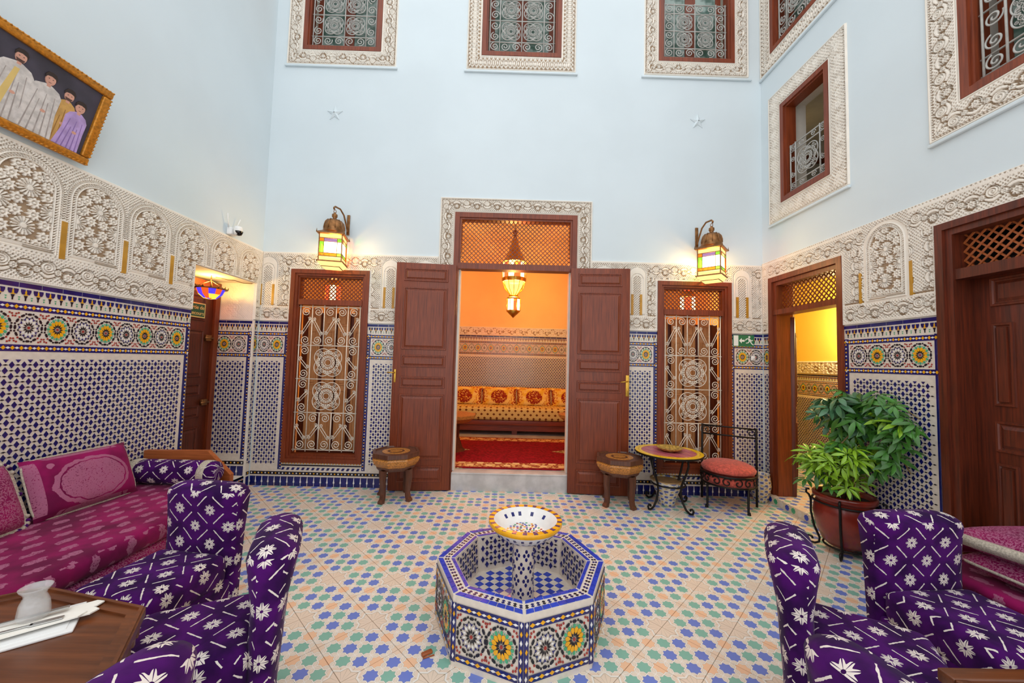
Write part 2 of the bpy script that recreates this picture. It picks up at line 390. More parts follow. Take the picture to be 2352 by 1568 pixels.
# ------------------------------------------------------------------ floor of printed tiles
fl = MB(); fl.b2((XL-0.3, -0.4, -0.12), (XR+0.3, D+0.34, -0.008)); floor = tag(obj('floor', fl, MAT['grout']), 'courtyard floor of printed star tiles laid on the diagonal', kind='structure')
s_ = 0.0885; side_ = 2.5*s_
def clip(poly, f):
    out = []
    for i in range(len(poly)):
        a, b = poly[i], poly[(i+1) % len(poly)]; fa, fb = f(a), f(b)
        if fa >= 0: out.append(a)
        if (fa >= 0) != (fb >= 0): t = fa/(fa-fb); out.append((a[0]+(b[0]-a[0])*t, a[1]+(b[1]-a[1])*t))
    return out
tile_me = None; g = 0.0016
for a in range(-16, 24):
    for b in range(-12, 18):
        if (a+b) % 2 == 0: continue
        cx, cy = -0.785+a*side_, 2.402+b*side_
        k = side_-g*1.414
        poly = [(cx-k, cy), (cx, cy-k), (cx+k, cy), (cx, cy+k)]
        full = all(XL+.012 < p[0] < XR-.012 and 0.55 < p[1] < D-.012 for p in poly)
        if not full:
            for f in (lambda p: p[0]-XL-.012, lambda p: XR-.012-p[0], lambda p: p[1]-0.55, lambda p: D-.012-p[1]):
                poly = clip(poly, f)
                if len(poly) < 3: break
            if len(poly) < 3: continue
            ar = sum(poly[i][0]*poly[(i+1) % len(poly)][1]-poly[(i+1) % len(poly)][0]*poly[i][1] for i in range(len(poly)))
            if abs(ar) < 0.002: continue
            mb = MB(); mb.prism([(p[0]-cx, p[1]-cy) for p in poly], -0.008, 0.0); obj('floor_tile', mb, MAT['floor'], floor, T(cx, cy))
        else:
            if tile_me is None:
                mb = MB(); mb.prism([(p[0]-cx, p[1]-cy) for p in poly], -0.008, 0.0); tile_me = mb.mesh('floor_tile', MAT['floor'])
            place('floor_tile', tile_me, floor, T(cx, cy))

# ------------------------------------------------------------------ carved plaster: displaced grids, real relief
def sm(x, w): return np.clip(0.5+x/w, 0, 1)
W0 = 0.0030
def flower(u, v, R, n=8):
    r = np.hypot(u, v); th = np.arctan2(v, u)
    return sm(R*(0.80+0.20*np.cos(n*th))-r, W0)*(1-0.75*sm(R*0.07-np.abs(r-R*0.30), W0*0.7))
def rays(u, v, R, n=16):
    r = np.hypot(u, v); th = np.arctan2(v, u)
    return np.maximum(sm(R-r, W0)*sm((np.cos(n*th)+0.25)*r/n*1.4, W0*0.8), sm(R*0.30-r, W0))
def stripes(t, p, duty=0.55): return sm((duty/2-np.abs((t/p) % 1.0-0.5))*p, W0)
def diamonds(u, v, p, duty=0.62):
    a = np.abs(((u+v)/p) % 1.0-0.5); b = np.abs(((u-v)/p) % 1.0-0.5)
    return np.maximum(sm((a-(0.5-duty/4))*p, W0), sm((b-(0.5-duty/4))*p, W0))
def scroll(u, v, h, P=0.24):
    """vine band: v in [-h, h]; flush vine, curls and flowers over a pierced diamond ground"""
    o = diamonds(u, v, 0.026, 0.98)
    def over(o, sd, fill=None):          # sd > 0 inside the motif, with a cut line round it
        return np.where(sd > -0.0055, np.where(sd > 0, 1.0 if fill is None else fill, 0.0), o)
    for k in (0.25, 0.75):
        sg = -1 if k < 0.5 else 1
        du = ((u/P-k+0.5) % 1.0-0.5)*P; dv = v-sg*h*0.30; r = np.hypot(du, dv); th = np.arctan2(dv, du)
        sp = sm(0.0056-np.abs(((r-0.0078*sg*th/PI) % 0.0156)-0.0078), W0); o = over(o, h*0.56-r, sp)
        du2 = ((u/P-k) % 1.0-0.5)*P; dv2 = v-sg*h*0.30*-1.0
        o = over(o, h*0.40-np.hypot(du2, dv2)*0.97, flower(du2, dv2, h*0.42))
    st = 0.50*h*np.sin(2*PI*u/P); o = over(o, 0.0085-np.abs(v-st)*0.78)
    for ph in (0.5, 0.0):
        du = ((u/P+ph) % 1.0-0.5)*P; r = np.hypot(du, v); o = over(o, h*0.30-r, flower(du, v, h*0.33))
    return o
def rib(t, a, b): return sm((b-a)/2-np.abs(t-(a+b)/2), W0)
def archd(u, v, a, v0, vt):
    vs = vt-a; d = np.where(v > vs, a-np.hypot(u, v-vs), a-np.abs(u)); s = np.where(v > vs, vs+np.arctan2(v-vs, np.abs(u))*a, v)
    return np.minimum(d, v-v0), s
def arch_fill(u, v, a, v0, vt):
    """flowers and sixteen-ray rosettes inside an arch; returns height"""
    d, s = archd(u, v, a, v0, vt)
    o = np.zeros_like(u); hgt = vt-v0
    o = np.maximum(o, rib(d, 0.000, 0.011)); o = np.maximum(o, rib(d, 0.012, 0.030)*stripes(s+d*0.9*np.sign(u), 0.019)); o = np.maximum(o, rib(d, 0.031, 0.040))
    ins = sm(d-0.043, W0); k = hgt/0.62; best = np.full_like(u, -1.0); second = np.full_like(u, -1.0); val = np.zeros_like(u)
    feats = [(x, y, R, 1) for (x, y, R) in ((0.012, 0.405, 0.062), (-0.004, 0.150, 0.062), (0.138, 0.275, 0.062), (-0.138, 0.285, 0.062), (0.140, 0.022, 0.056), (-0.140, 0.030, 0.056))]
    feats += [(x, y, 0.040, 0) for (x, y) in ((-0.082, 0.462), (-0.018, 0.508), (0.056, 0.498), (0.108, 0.450), (0.112, 0.372), (-0.092, 0.384), (-0.045, 0.318), (0.042, 0.316), (-0.050, 0.238), (0.044, 0.236), (-0.108, 0.200), (0.108, 0.186), (-0.108, 0.122), (0.106, 0.104), (-0.060, 0.058), (0.008, 0.046), (0.070, 0.044), (-0.132, 0.425), (-0.128, 0.36), (0.132, 0.325), (-0.055, 0.535), (0.005, 0.562), (0.098, 0.515), (-0.02, 0.01), (0.04, 0.0), (-0.075, 0.0))]
    for (x, y, R, t) in feats:
        uu, vv = u-x, v-v0-y*k; r = np.hypot(uu, vv); th = np.arctan2(vv, uu); sd = R-r if t else R*(0.86+0.14*np.cos(8*th))-r
        h = rays(uu, vv, R) if t else flower(uu, vv, R, 8)
        new = sd > best; second = np.where(new, best, np.maximum(second, sd)); val = np.where(new, h, val); best = np.where(new, sd, best)
    inn = np.where(best > 0, val*sm(best-second-0.006, W0), 0.0)
    return np.maximum(o, ins*inn), d, s
def st_left(u, v):
    p = 0.4275; ul = ((u-2.86+p/2) % p)-p/2
    o, d, s = arch_fill(ul, v, 0.186, 2.245, 2.865)
    out = sm(-d, W0)
    d2, s2 = archd(ul, v, 0.2137, 2.20, 2.895)
    chev = np.maximum(stripes(s2-np.abs(d2-0.012)*0.9, 0.017, 0.66), 0)*sm(d2, W0)
    spand = diamonds(ul, v, 0.024, 0.95)*sm(-d2, W0)
    o = np.maximum(o, out*np.maximum(chev, spand))
    o = np.where((np.abs(ul) > 0.190)&(v < 2.515), 1.0, o)
    o = np.where(v < 2.24, np.maximum(scroll(u, v-2.132, 0.075), 0), o)
    for a, b in ((2.035, 2.046), (2.050, 2.058), (2.206, 2.214), (2.222, 2.236), (2.895, 2.92)): o = np.maximum(o, rib(v, a, b))
    return o
def strips(centres, doors, u, v):
    """carved field of the back and right walls: scroll bands round the doors, narrow lattice arches between"""
    o = np.where((v > 2.24), scroll(v, (u % 0.21)-0.105, 0.085), 0)
    o = np.where(v > 2.72, scroll(u, v-2.81, 0.07), o)
    for (c, hw) in centres:
        ul = u-c; d, s = archd(ul, v, hw, 2.225, 2.87)
        m = (np.abs(ul) < hw+0.012)&(v > 2.225)&(v < 2.90)
        loc = np.where(d > 0.020, 1.0, np.maximum(rib(d, 0, 0.009), rib(d, 0.011, 0.017))); dl, sl = archd(ul, v, hw*0.40, 2.235, 2.74)
        loc = np.where(dl > 0, diamonds(ul, v, 0.030, 0.85), loc); loc = np.where(np.abs(dl+0.026) < 0.003, 0.3, loc)
        loc = np.where(d < 0, diamonds(ul, v, 0.026, 0.92), loc); o = np.where(m, loc, o)
    o = np.where(v < 2.225, scroll(u, v-2.132, 0.07), o)
    for a, b in ((2.035, 2.046), (2.050, 2.058), (2.205, 2.222), (2.895, 2.92)): o = np.maximum(o, rib(v, a, b))
    for (a, b, top) in doors:      # ribs framing each opening
        t = np.maximum(np.maximum(a-u, u-b), v-top); o = np.maximum(o, rib(t, 0.0, 0.014)*(v > 2.03)); o = np.maximum(o, rib(t, 0.018, 0.026)*(v > 2.03))
    return o
def relief(name, parent, side, plane, u0, u1, v0, v1, step, fn, holes=(), depth=0.018, base=0.002, mat='plaster', clipfn=None, ground=0.40):
    nu, nv = int(round((u1-u0)/step)), int(round((v1-v0)/step))
    us = np.linspace(u0, u1, nu+1); vs = np.linspace(v0, v1, nv+1); U, V = np.meshgrid(us, vs)
    Hn = np.clip(fn(U, V), 0, 1)
    for h in holes:      # plain arris along every opening
        dd = np.maximum(np.maximum(h[0]-U, U-h[1]), np.maximum(h[2]-V, V-h[3])); Hn = np.where(dd < 0.013, 1.0, Hn)
    Hn = np.where((U < u0+0.009)|(U > u1-0.009)|(V < v0+0.009)|(V > v1-0.009), 1.0, Hn)
    H = Hn*depth+base
    keep = np.ones((nv, nu), bool); cu = (us[:-1]+us[1:])/2; cv = (vs[:-1]+vs[1:])/2; CU, CV = np.meshgrid(cu, cv)
    for h in holes: keep &= ~((CU > h[0])&(CU < h[1])&(CV > h[2])&(CV < h[3]))
    if clipfn is not None: keep &= clipfn(CU, CV)
    # drop the rim to the wall so that the slab has closed edges
    rimu = np.zeros_like(H, bool); kp = np.pad(keep, 1)
    cnt = kp[:-1, :-1].astype(int)+kp[1:, :-1]+kp[:-1, 1:]+kp[1:, 1:]; H[cnt < 4] = -0.001
    J, I = np.nonzero(keep); w = nu+1
    F = np.stack([J*w+I, J*w+I+1, (J+1)*w+I+1, (J+1)*w+I], 1)
    used, inv = np.unique(F.ravel(), return_inverse=True); F = inv.reshape(-1, 4)
    P = np.stack([U.ravel(), V.ravel(), H.ravel()], 1)[used]
    me = bpy.data.meshes.new(name); n = len(F)
    me.vertices.add(len(P)); me.vertices.foreach_set('co', P.ravel()); me.loops.add(n*4); me.loops.foreach_set('vertex_index', F.ravel().astype(np.int32))
    me.polygons.add(n); me.polygons.foreach_set('loop_start', np.arange(0, n*4, 4, dtype=np.int32)); me.polygons.foreach_set('loop_total', np.full(n, 4, np.int32))
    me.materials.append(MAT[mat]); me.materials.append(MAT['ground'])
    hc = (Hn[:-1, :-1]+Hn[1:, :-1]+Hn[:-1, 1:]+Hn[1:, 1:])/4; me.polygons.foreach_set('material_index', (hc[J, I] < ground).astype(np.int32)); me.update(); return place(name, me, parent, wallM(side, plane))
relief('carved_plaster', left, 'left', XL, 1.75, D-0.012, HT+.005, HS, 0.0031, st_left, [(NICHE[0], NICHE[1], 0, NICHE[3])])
BC = [(-3.075, 0.13), (-1.525, 0.125), (1.62, 0.125), (2.965, 0.125), (-1.08, 0.24), (1.20, 0.24)]
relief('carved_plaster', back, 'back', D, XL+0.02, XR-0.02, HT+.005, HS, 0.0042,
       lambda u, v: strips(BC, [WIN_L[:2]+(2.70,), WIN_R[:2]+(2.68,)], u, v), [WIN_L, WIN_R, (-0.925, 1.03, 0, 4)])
def ringpat(rect, wdt, kind):
    a, b, c, d = rect
    def fn(u, v):
        du = np.maximum(a-u, u-b); dv = np.maximum(c-v, v-d); t = np.maximum(du, dv); s = np.where(du > dv, v, u)
        o = np.maximum(rib(t, 0.0, 0.014), rib(t, 0.020, 0.028)); o = np.maximum(o, rib(t, wdt-0.016, wdt)); o = np.maximum(o, rib(t, wdt-0.030, wdt-0.020)*stripes(s+t, 0.02))
        mid = wdt/2+0.004; h = wdt/2-0.036
        if kind == 0: q = scroll(s, t-mid, h, 0.26)
        elif kind == 1:
            x = (s/0.055) % 1.0-0.5; q = np.maximum(rib(np.hypot(x*0.9, (t-mid)/(h*2.2)), 0.33, 0.46), rib(np.hypot(x*0.9, (t-mid)/(h*2.2)), 0.0, 0.2)); q = np.maximum(q, stripes(s, 0.055, 0.25)*(np.abs(t-mid) > h*0.75))
        else: q = np.maximum(diamonds(s, t, 0.034, 0.9), flower(((s/0.12) % 1-0.5)*0.12, t-mid, h*0.62)*1.0)
        return np.where((t > 0.03)&(t < wdt-0.032), np.maximum(o, q), o)
    return fn
def ring(parent, side, plane, rect, wdt, kind, step, vtop=None, vbot=None, name='carved_surround'):
    a, b, c, d = rect; v0 = c-wdt if vbot is None else vbot
    return relief(name, parent, side, plane, a-wdt, b+wdt, v0, d+wdt, step, ringpat(rect, wdt, kind), [rect])
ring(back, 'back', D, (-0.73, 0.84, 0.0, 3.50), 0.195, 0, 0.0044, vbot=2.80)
def right_fn(u, v):
    return np.where((u > -3.60)&(u < -2.80)&(np.abs(u+3.20) < 0.20)&(v > 2.20)&(v < 2.92), right_arch(u, v), strips([(-4.73, 0.05)], [(-HALL[1], -HALL[0], HALL[3]), (-DOOR_R[1], -DOOR_R[0], DOOR_R[3])], u, v))
def right_arch(u, v):
    o, d, s = arch_fill((u+3.20)/0.92, v, 0.186, 2.225, 2.885); d2, s2 = archd(u+3.2, v, 0.20, 2.2, 2.91)
    return np.maximum(o, np.where(d < 0, np.where(d2 > 0, 0.6, diamonds(u, v, 0.026, 0.92)), 0))
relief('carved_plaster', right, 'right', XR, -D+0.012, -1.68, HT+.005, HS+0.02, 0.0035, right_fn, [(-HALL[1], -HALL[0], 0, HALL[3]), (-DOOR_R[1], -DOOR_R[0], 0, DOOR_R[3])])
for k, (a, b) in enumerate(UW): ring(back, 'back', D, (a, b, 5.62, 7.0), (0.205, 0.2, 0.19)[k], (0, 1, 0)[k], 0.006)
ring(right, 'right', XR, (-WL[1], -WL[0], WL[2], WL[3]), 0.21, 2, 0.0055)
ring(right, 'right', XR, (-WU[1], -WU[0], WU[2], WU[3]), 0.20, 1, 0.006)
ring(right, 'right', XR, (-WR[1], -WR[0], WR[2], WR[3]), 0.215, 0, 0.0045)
# sills under the carved surrounds, painted like the wall
def sill(parent, side, plane, a, b, z):
    mb = MB(); mb.bev((a, z-0.028, 0.0), (b, z, 0.03), 0.006); obj('sill_moulding', mb, MAT['paint'], parent, wallM(side, plane))
for k, (a, b) in enumerate(UW): sill(back, 'back', D, a-0.225, b+0.225, 5.41)
sill(right, 'right', XR, -WL[1]-0.22, -WL[0]+0.22, 3.385); sill(right, 'right', XR, -WU[1]-0.2, -WU[0]+0.22, 5.395); sill(right, 'right', XR, -WR[1]-0.22, -WR[0]+0.22, 3.365)
# glazed ochre bars let into the plaster
def bar(parent, side, plane, u, w=0.030, z0=2.235, z1=2.50):
    mb = MB(); mb.b2((u-w/2, z0, 0), (u+w/2, z1, 0.024)); obj('ochre_bar', mb, MAT['ochre'], parent, wallM(side, plane))
for k in range(-4, 2): bar(left, 'left', XL, 3.0735+0.4275*k, 0.034)
for u in (-3.150, -2.995, -1.592, -1.478, 1.557, 1.668, 2.905, 3.03): bar(back, 'back', D, u)
for u in (-3.425, -2.985): bar(right, 'right', XR, u, 0.022, 2.22, 2.50)

# ------------------------------------------------------------------ zellige: every piece is a raised prism
ZM = [MAT[k] for k in ('cream', 'blue', 'black', 'yellow', 'green', 'red', 'white', 'bright')]
CR, BL, BK, YE, GR, RE, WH, BR = range(8)
def loz(c, w, h): return [(c[0]-w/2, c[1]), (c[0], c[1]-h/2), (c[0]+w/2, c[1]), (c[0], c[1]+h/2)]
def rect(a, b, c, d): return [(a, c), (b, c), (b, d), (a, d)]
def ngon(c, r, n, ph=0): return [(c[0]+r*math.cos(ph+2*PI*i/n), c[1]+r*math.sin(ph+2*PI*i/n)) for i in range(n)]
def polar(c, pts, a): return [(c[0]+r*math.cos(a+t), c[1]+r*math.sin(a+t)) for r, t in pts]
Z0, Z1 = 0.0045, 0.0072
def rosette_mesh(kind):
    """one square of rosette work, 0.161 m across, pieces joined"""
    mb = MB(); c = (0, 0); R = 0.0805; A = 2*PI/12
    mb.prism(ngon(c, 0.0075, 8), Z0, Z1, RE)
    for k in range(12):
        a = k*A
        mb.prism(polar(c, [(0.0100, 0), (0.020, -0.21), (0.031, 0), (0.020, 0.21)], a), Z0, Z1, BK)
        if kind == 'yellow':
            mb.prism(polar(c, [(0.0225, A/2-0.06), (0.031, A/2-A/2+0.03), (0.0435, A/2-A/2+0.05), (0.049, A/2), (0.0435, A-0.05), (0.031, A-0.03), (0.0225, A/2+0.06)], a), Z0, Z1, YE)
            mb.prism(polar(c, [(0.046, -0.10), (0.0575, -0.12), (0.061, 0), (0.0575, 0.12), (0.046, 0.10), (0.0445, 0)], a), Z0, Z1, GR)
            mb.prism(polar(c, [(0.052, A/2-0.06), (0.061, A/2), (0.052, A/2+0.06)], a), Z0, Z1, GR)
        else:
            mb.prism(polar(c, [(0.029, A/2), (0.038, A/2-0.13), (0.0455, A/2), (0.038, A/2+0.13)], a), Z0, Z1, WH)
            mb.prism(polar(c, [(0.040, 0), (0.055, -0.17), (0.0495, 0), (0.055, 0.17)], a), Z0, Z1, BL)
            mb.prism(polar(c, [(0.050, A/2), (0.056, A/2-0.08), (0.061, A/2), (0.056, A/2+0.08)], a), Z0, Z1, BK)
    for k in range(12):
        a = k*A; x, y = 0.0705*math.cos(a), 0.0705*math.sin(a)
        M = T(x, y) @ RZ(a+PI/2); mb.prism([(0.0125*math.cos(t), 0.0066*math.sin(t)) for t in [2*PI*i/6 for i in range(6)]], Z0, Z1, BK, M)
        b = a+A/2; mb.prism(ngon((0.0745*math.cos(b), 0.0745*math.sin(b)), 0.0052, 6), Z0, Z1, BK if k % 3 != 1 else RE)
    for i in (-1, 1):
        for j in (-1, 1):
            for dx, dy in ((0.070, 0.070), (0.058, 0.074), (0.074, 0.058)): mb.prism(ngon((i*dx, j*dy), 0.0052, 6), Z0, Z1, RE)
    return mb.mesh('rosette', ZM)
ROS = {k: rosette_mesh(k) for k in ('yellow', 'dark')}
PL, PV = 0.0615, 0.0735
loz_me = None
def lozenges(mb, u0, u1, v0, v1, pl=PL, pv=PV, indiv=None, um=None, wfun=None):
    """blue lozenges and black connectors filling u0..u1, v0..v1"""
    nu = max(1, int((u1-u0)/pl)); off = (u1-u0-nu*pl)/2; nv = int((v1-v0)/pv)+1
    k = pl/PL
    for i in range(nu+1):
        u = u0+off+i*pl
        if u0+0.012 < u < u1-0.012: mb.prism([(u, v1-0.020*k), (u+0.014*k, v1), (u-0.014*k, v1)], Z0, Z1, BL)
    for j in range(2*nv+1):
        v = v1-0.034*k-j*pv/2
        if v < v0+0.016: break
        for i in range(nu+1):
            u = u0+off+(i+(0.5 if j % 2 == 0 else 0.0))*pl
            if u0+0.012 < u < u1-0.012:
                if indiv is not None and indiv(u, v): indiv.out.append((u, v))
                else: mb.prism(loz((u, v), 0.0285*k, 0.044*pv/PV), Z0, Z1, BL)
            u2 = u+pl/2
            if u0+0.008 < u2 < u1-0.008: mb.prism(loz((u2, v), 0.026*k, 0.0105*k), Z0, Z1, BK)
def hband(mb, u0, u1, v0, v1, p=0.044):
    """dark blue strip with yellow and white lozenges"""
    mb.prism(rect(u0, u1, v0, v1), 0.004, 0.0058, BL); n = max(1, int((u1-u0)/p)); p = (u1-u0)/n; vm = (v0+v1)/2; h = v1-v0
    for i in range(n):
        u = u0+(i+0.5)*p; mb.prism(loz((u-p/4, vm), p*0.52, h*0.62), Z0, Z1, YE); mb.prism(loz((u+p/4, vm), p*0.52, h*0.36), Z0, Z1, WH)
def vdots(mb, u0, u1, v0, v1, p=0.036):
    mb.prism(rect(u0, u1, v0, v1), 0.004, 0.0056, BL); n = max(1, int((v1-v0)/p)); p = (v1-v0)/n; um = (u0+u1)/2; w = u1-u0
    for i in range(n):
        v = v0+(i+0.5)*p; mb.prism(loz((um+w*0.1, v), w*0.7, p*0.5), Z0, Z1, YE if i % 2 else WH)
def merlons(mb, u0, u1, v0, v1, p=0.0655):
    n = max(1, int(round((u1-u0)/p))); p = (u1-u0)/n; h = v1-v0
    for i in range(n):
        u = u0+(i+0.5)*p; q = lambda pts: [(u+a*p, v0+b*h) for a, b in pts]
        mb.prism(q([(-0.40, 1.0), (-0.40, 0.82), (-0.30, 0.60), (-0.10, 0.60), (-0.10, 0.80), (-0.05, 1.0)]), Z0, Z1, BL); mb.prism(q([(0.05, 1.0), (0.10, 0.80), (0.10, 0.60), (0.30, 0.60), (0.40, 0.82), (0.40, 1.0)]), Z0, Z1, BL)
        mb.prism(q([(0, 0.62), (0.075, 0.74), (0.0, 0.96), (-0.075, 0.74)]), Z0, Z1, YE); mb.prism(q([(-0.20, 0.54), (0.20, 0.54), (0.08, 0.64), (-0.08, 0.64)]), Z0, Z1, YE)
        mb.prism(q([(-0.14, 0.50), (-0.05, 0.28), (-0.05, 0.10), (0.05, 0.10), (0.05, 0.28), (0.14, 0.50)]), Z0, Z1, BK)
        mb.prism(q([(0.40, 0.40), (0.60, 0.40), (0.5, 0.30)]), Z0, Z1, GR); mb.prism(q([(0.46, 0.12), (0.54, 0.12), (0.54, 0.24), (0.46, 0.24)]), Z0, Z1, GR)
def skirting(mb, u0, u1, v0=0.0, v1=0.115, p=0.081):
    n = max(1, int(round((u1-u0)/p))); p = (u1-u0)/n
    for i in range(n):
        a = u0+i*p; mb.prism(rect(a+0.004, a+p-0.004, v0, v1-0.002), 0.003, 0.0065, BL)
        mb.prism([(a-0.011, v0+0.046), (a, v0+0.032), (a+0.011, v0+0.046), (a+0.006, v0+0.066), (a+0.003, v1-0.015), (a-0.003, v1-0.015), (a-0.006, v0+0.066)], Z0, 0.0078, WH)
def lowrows(mb, u0, u1, v0=0.115):
    n = max(1, int((u1-u0)/0.042)); p = (u1-u0)/n
    mb.prism(rect(u0, u1, v0+0.018, v0+0.058), 0.004, 0.0052, BK)
    for i in range(n): mb.prism(loz((u0+(i+0.5)*p, v0+0.038), p*0.5, 0.022), Z0, Z1, YE if i % 2 else WH)
class Indiv:
    def __init__(s, f): s.f = f; s.out = []
    def __call__(s, u, v): return s.f(u, v) and len(s.out) < 300
def dado(parent, side, plane, u0, u1, floor_z=0.0, eb=(True, True), indiv=None, top=HT, sc=1.0, skirt=True, ros_phase=0.0):
    """tile dado: skirting, lozenge field, rosette frieze between two bands, merlon row, blue line"""
    M = wallM(side, plane); zz = lambda z: top-(HT-z)*sc
    mb = MB(); mb.b2((u0, floor_z, -0.002), (u1, top, 0.004)); obj('dado_bed', mb, MAT['cream'], parent, M)
    a, b = u0, u1; mb = MB(); fz = floor_z
    if eb[0]: vdots(mb, u0+0.004, u0+0.030, fz+0.2*sc, zz(1.90)); mb.prism(rect(u0+0.032, u0+0.046, fz+0.2*sc, zz(1.90)), 0.003, 0.0060, BL); a = u0+0.062
    if eb[1]: vdots(mb, u1-0.030, u1-0.004, fz+0.2*sc, zz(1.90)); mb.prism(rect(u1-0.046, u1-0.032, fz+0.2*sc, zz(1.90)), 0.003, 0.0060, BL); b = u1-0.062
    if skirt: skirting(mb, u0, u1, fz, fz+0.115*sc); lowrows(mb, u0, u1, fz+0.115*sc)
    obj('border_mosaic', mb, ZM, parent, M)['kind'] = 'stuff'
    mb = MB(); lozenges(mb, a, b, fz+0.235*sc, zz(1.530), PL*sc, PV*sc, indiv); o = obj('lozenge_mosaic', mb, ZM, parent, M); o['kind'] = 'stuff'
    if indiv is not None:
        global loz_me
        if loz_me is None: q = MB(); q.prism(loz((0, 0), 0.0285, 0.044), Z0, Z1, BL); loz_me = q.mesh('lozenge_tile', ZM)
        for (u, v) in indiv.out: place('lozenge_tile', loz_me, parent, M @ T(u, v))
    mb = MB(); hband(mb, u0, u1, zz(1.583), zz(1.627), 0.044*sc); hband(mb, u0, u1, zz(1.849), zz(1.893), 0.044*sc); merlons(mb, u0+0.01, u1-0.01, zz(1.904), zz(1.985), 0.0655*sc)
    n = max(1, int((u1-u0)/0.12)); p = (u1-u0)/n
    for i in range(n): mb.prism(rect(u0+i*p+0.002, u0+(i+1)*p-0.002, zz(1.997), zz(2.027)), 0.003, 0.0065, BL)
    obj('frieze_mosaic', mb, ZM, parent, M)['kind'] = 'stuff'
    nr = max(1, int(round((b-a)/(0.155*sc)))); pr = (b-a)/nr; off = 0.0
    for i in range(nr): place('rosette', ROS['yellow' if (i+ros_phase) % 2 == 0 else 'dark'], parent, M @ T(a+off+(i+0.5)*pr, zz(1.738)) @ SCL(pr/0.161, sc*1.25, 1))
ind = Indiv(lambda u, v: 2.20 < u < 3.02 and v > 0.80)
dado(left, 'left', XL, 1.0, NICHE[0], eb=(False, True), indiv=ind)
dado(back, 'back', D, XL+0.012, WIN_L[0], eb=(False, True), ros_phase=1)
dado(back, 'back', D, WIN_L[1], MAIN[0], eb=(True, False)); dado(back, 'back', D, MAIN[1], WIN_R[0], eb=(False, True), ros_phase=1)
dado(back, 'back', D, WIN_R[1], XR-0.012, eb=(True, False))
dado(right, 'right', XR, -HALL[0], -DOOR_R[1], ros_phase=1)
dado(right, 'right', XR, -D+0.012, -HALL[1], eb=(False, False)); dado(left, 'left', XL, NICHE[1]+0.002, D-0.012, eb=(False, False))
def lowdado(parent, side, plane, u0, u1, h):
    M = wallM(side, plane); mb = MB(); mb.b2((u0, 0, -0.002), (u1, h, 0.004)); obj('dado_bed', mb, MAT['cream'], parent, M)
    mb = MB(); skirting(mb, u0, u1); lowrows(mb, u0, u1)
    n = int((u1-u0)/0.06); p = (u1-u0)/n
    for i in range(n): mb.prism([(u0+i*p, 0.195), (u0+(i+0.5)*p, 0.195), (u0+(i+0.75)*p, 0.225), (u0+(i+0.25)*p, 0.225)], Z0, Z1, BL)
    mb.prism(rect(u0, u1, h-0.045, h-0.030), Z0, Z1, BK); m2 = int((u1-u0)/0.036)
    for i in range(m2): mb.prism(ngon((u0+(i+0.5)*(u1-u0)/m2, h-0.015), 0.009, 4), Z0, Z1, YE)
    obj('border_mosaic', mb, ZM, parent, M)['kind'] = 'stuff'
lowdado(back, 'back', D, WIN_L[0], WIN_L[1], WIN_L[2]); lowdado(back, 'back', D, WIN_R[0], WIN_R[1], WIN_R[2])

# ------------------------------------------------------------------ the door niche in the left wall
NX = -3.60
mb = MB(); z0, z1 = NICHE[2], NICHE[3]
mb.b2((NX-0.12, NICHE[0]-0.2, z0), (NX-0.06, NICHE[1]+0.3, z1)); mb.b2((NX-0.06, NICHE[0]-0.06, z0), (XL-0.30, NICHE[0], z1)); mb.b2((NX-0.06, NICHE[1], z0), (XL-0.30, NICHE[1]+0.06, z1)); mb.b2((NX-0.12, NICHE[0]-0.2, z1), (XL-0.30, NICHE[1]+0.3, z1+0.06))
niche = tag(obj('wall_niche', mb, MAT['plaster']), 'plastered recess round the small wooden door in the left wall', kind='structure')
mb = MB(); mb.b2((NX-0.1, NICHE[0], -0.05), (XL, NICHE[1], z0-0.004), 0); nstep = tag(obj('floor_niche', mb, ZM), 'blue and white tiled step of the door recess', kind='structure')
mb = MB()
for i in range(6):
    for j in range(14):
        mb.prism(loz((XL-0.09-i*0.05-(0.025 if j % 2 else 0), NICHE[0]+0.04+j*0.063), 0.035, 0.048), z0-0.004, z0-0.001, BL)
mb.prism(rect(XL-0.05, XL-0.002, NICHE[0], NICHE[1]), z0-0.004, z0-0.0005, BR); obj('step_mosaic', mb, ZM, nstep)['kind'] = 'stuff'
mb = MB(); M = wallM('left', XL); skirting(mb, NICHE[0], NICHE[1], 0, 0.075); hband(mb, NICHE[0], NICHE[1], 0.085, 0.118); obj('riser_mosaic', mb, ZM, nstep, M)['kind'] = 'stuff'
dado(niche, 'back', NICHE[1], NX-0.05, XL-0.005, floor_z=0.14, top=2.02)
relief('carved_plaster', niche, 'back', NICHE[1]-0.001, NX-0.05, XL-0.002, 2.025, NICHE[3], 0.006, lambda u, v: np.maximum(scroll(v, u-(NX+XL)/2+0.02, 0.13, 0.3)*0.6, 0), depth=0.006, ground=-1.0)
mb = MB(); mb.b2((0.0, 0.02, 0.002), (0.022, HT, 0.012)); obj('corner_strip', mb, MAT['plaster'], left, wallM('left', XL) @ T(NICHE[1]+0.0, 0))

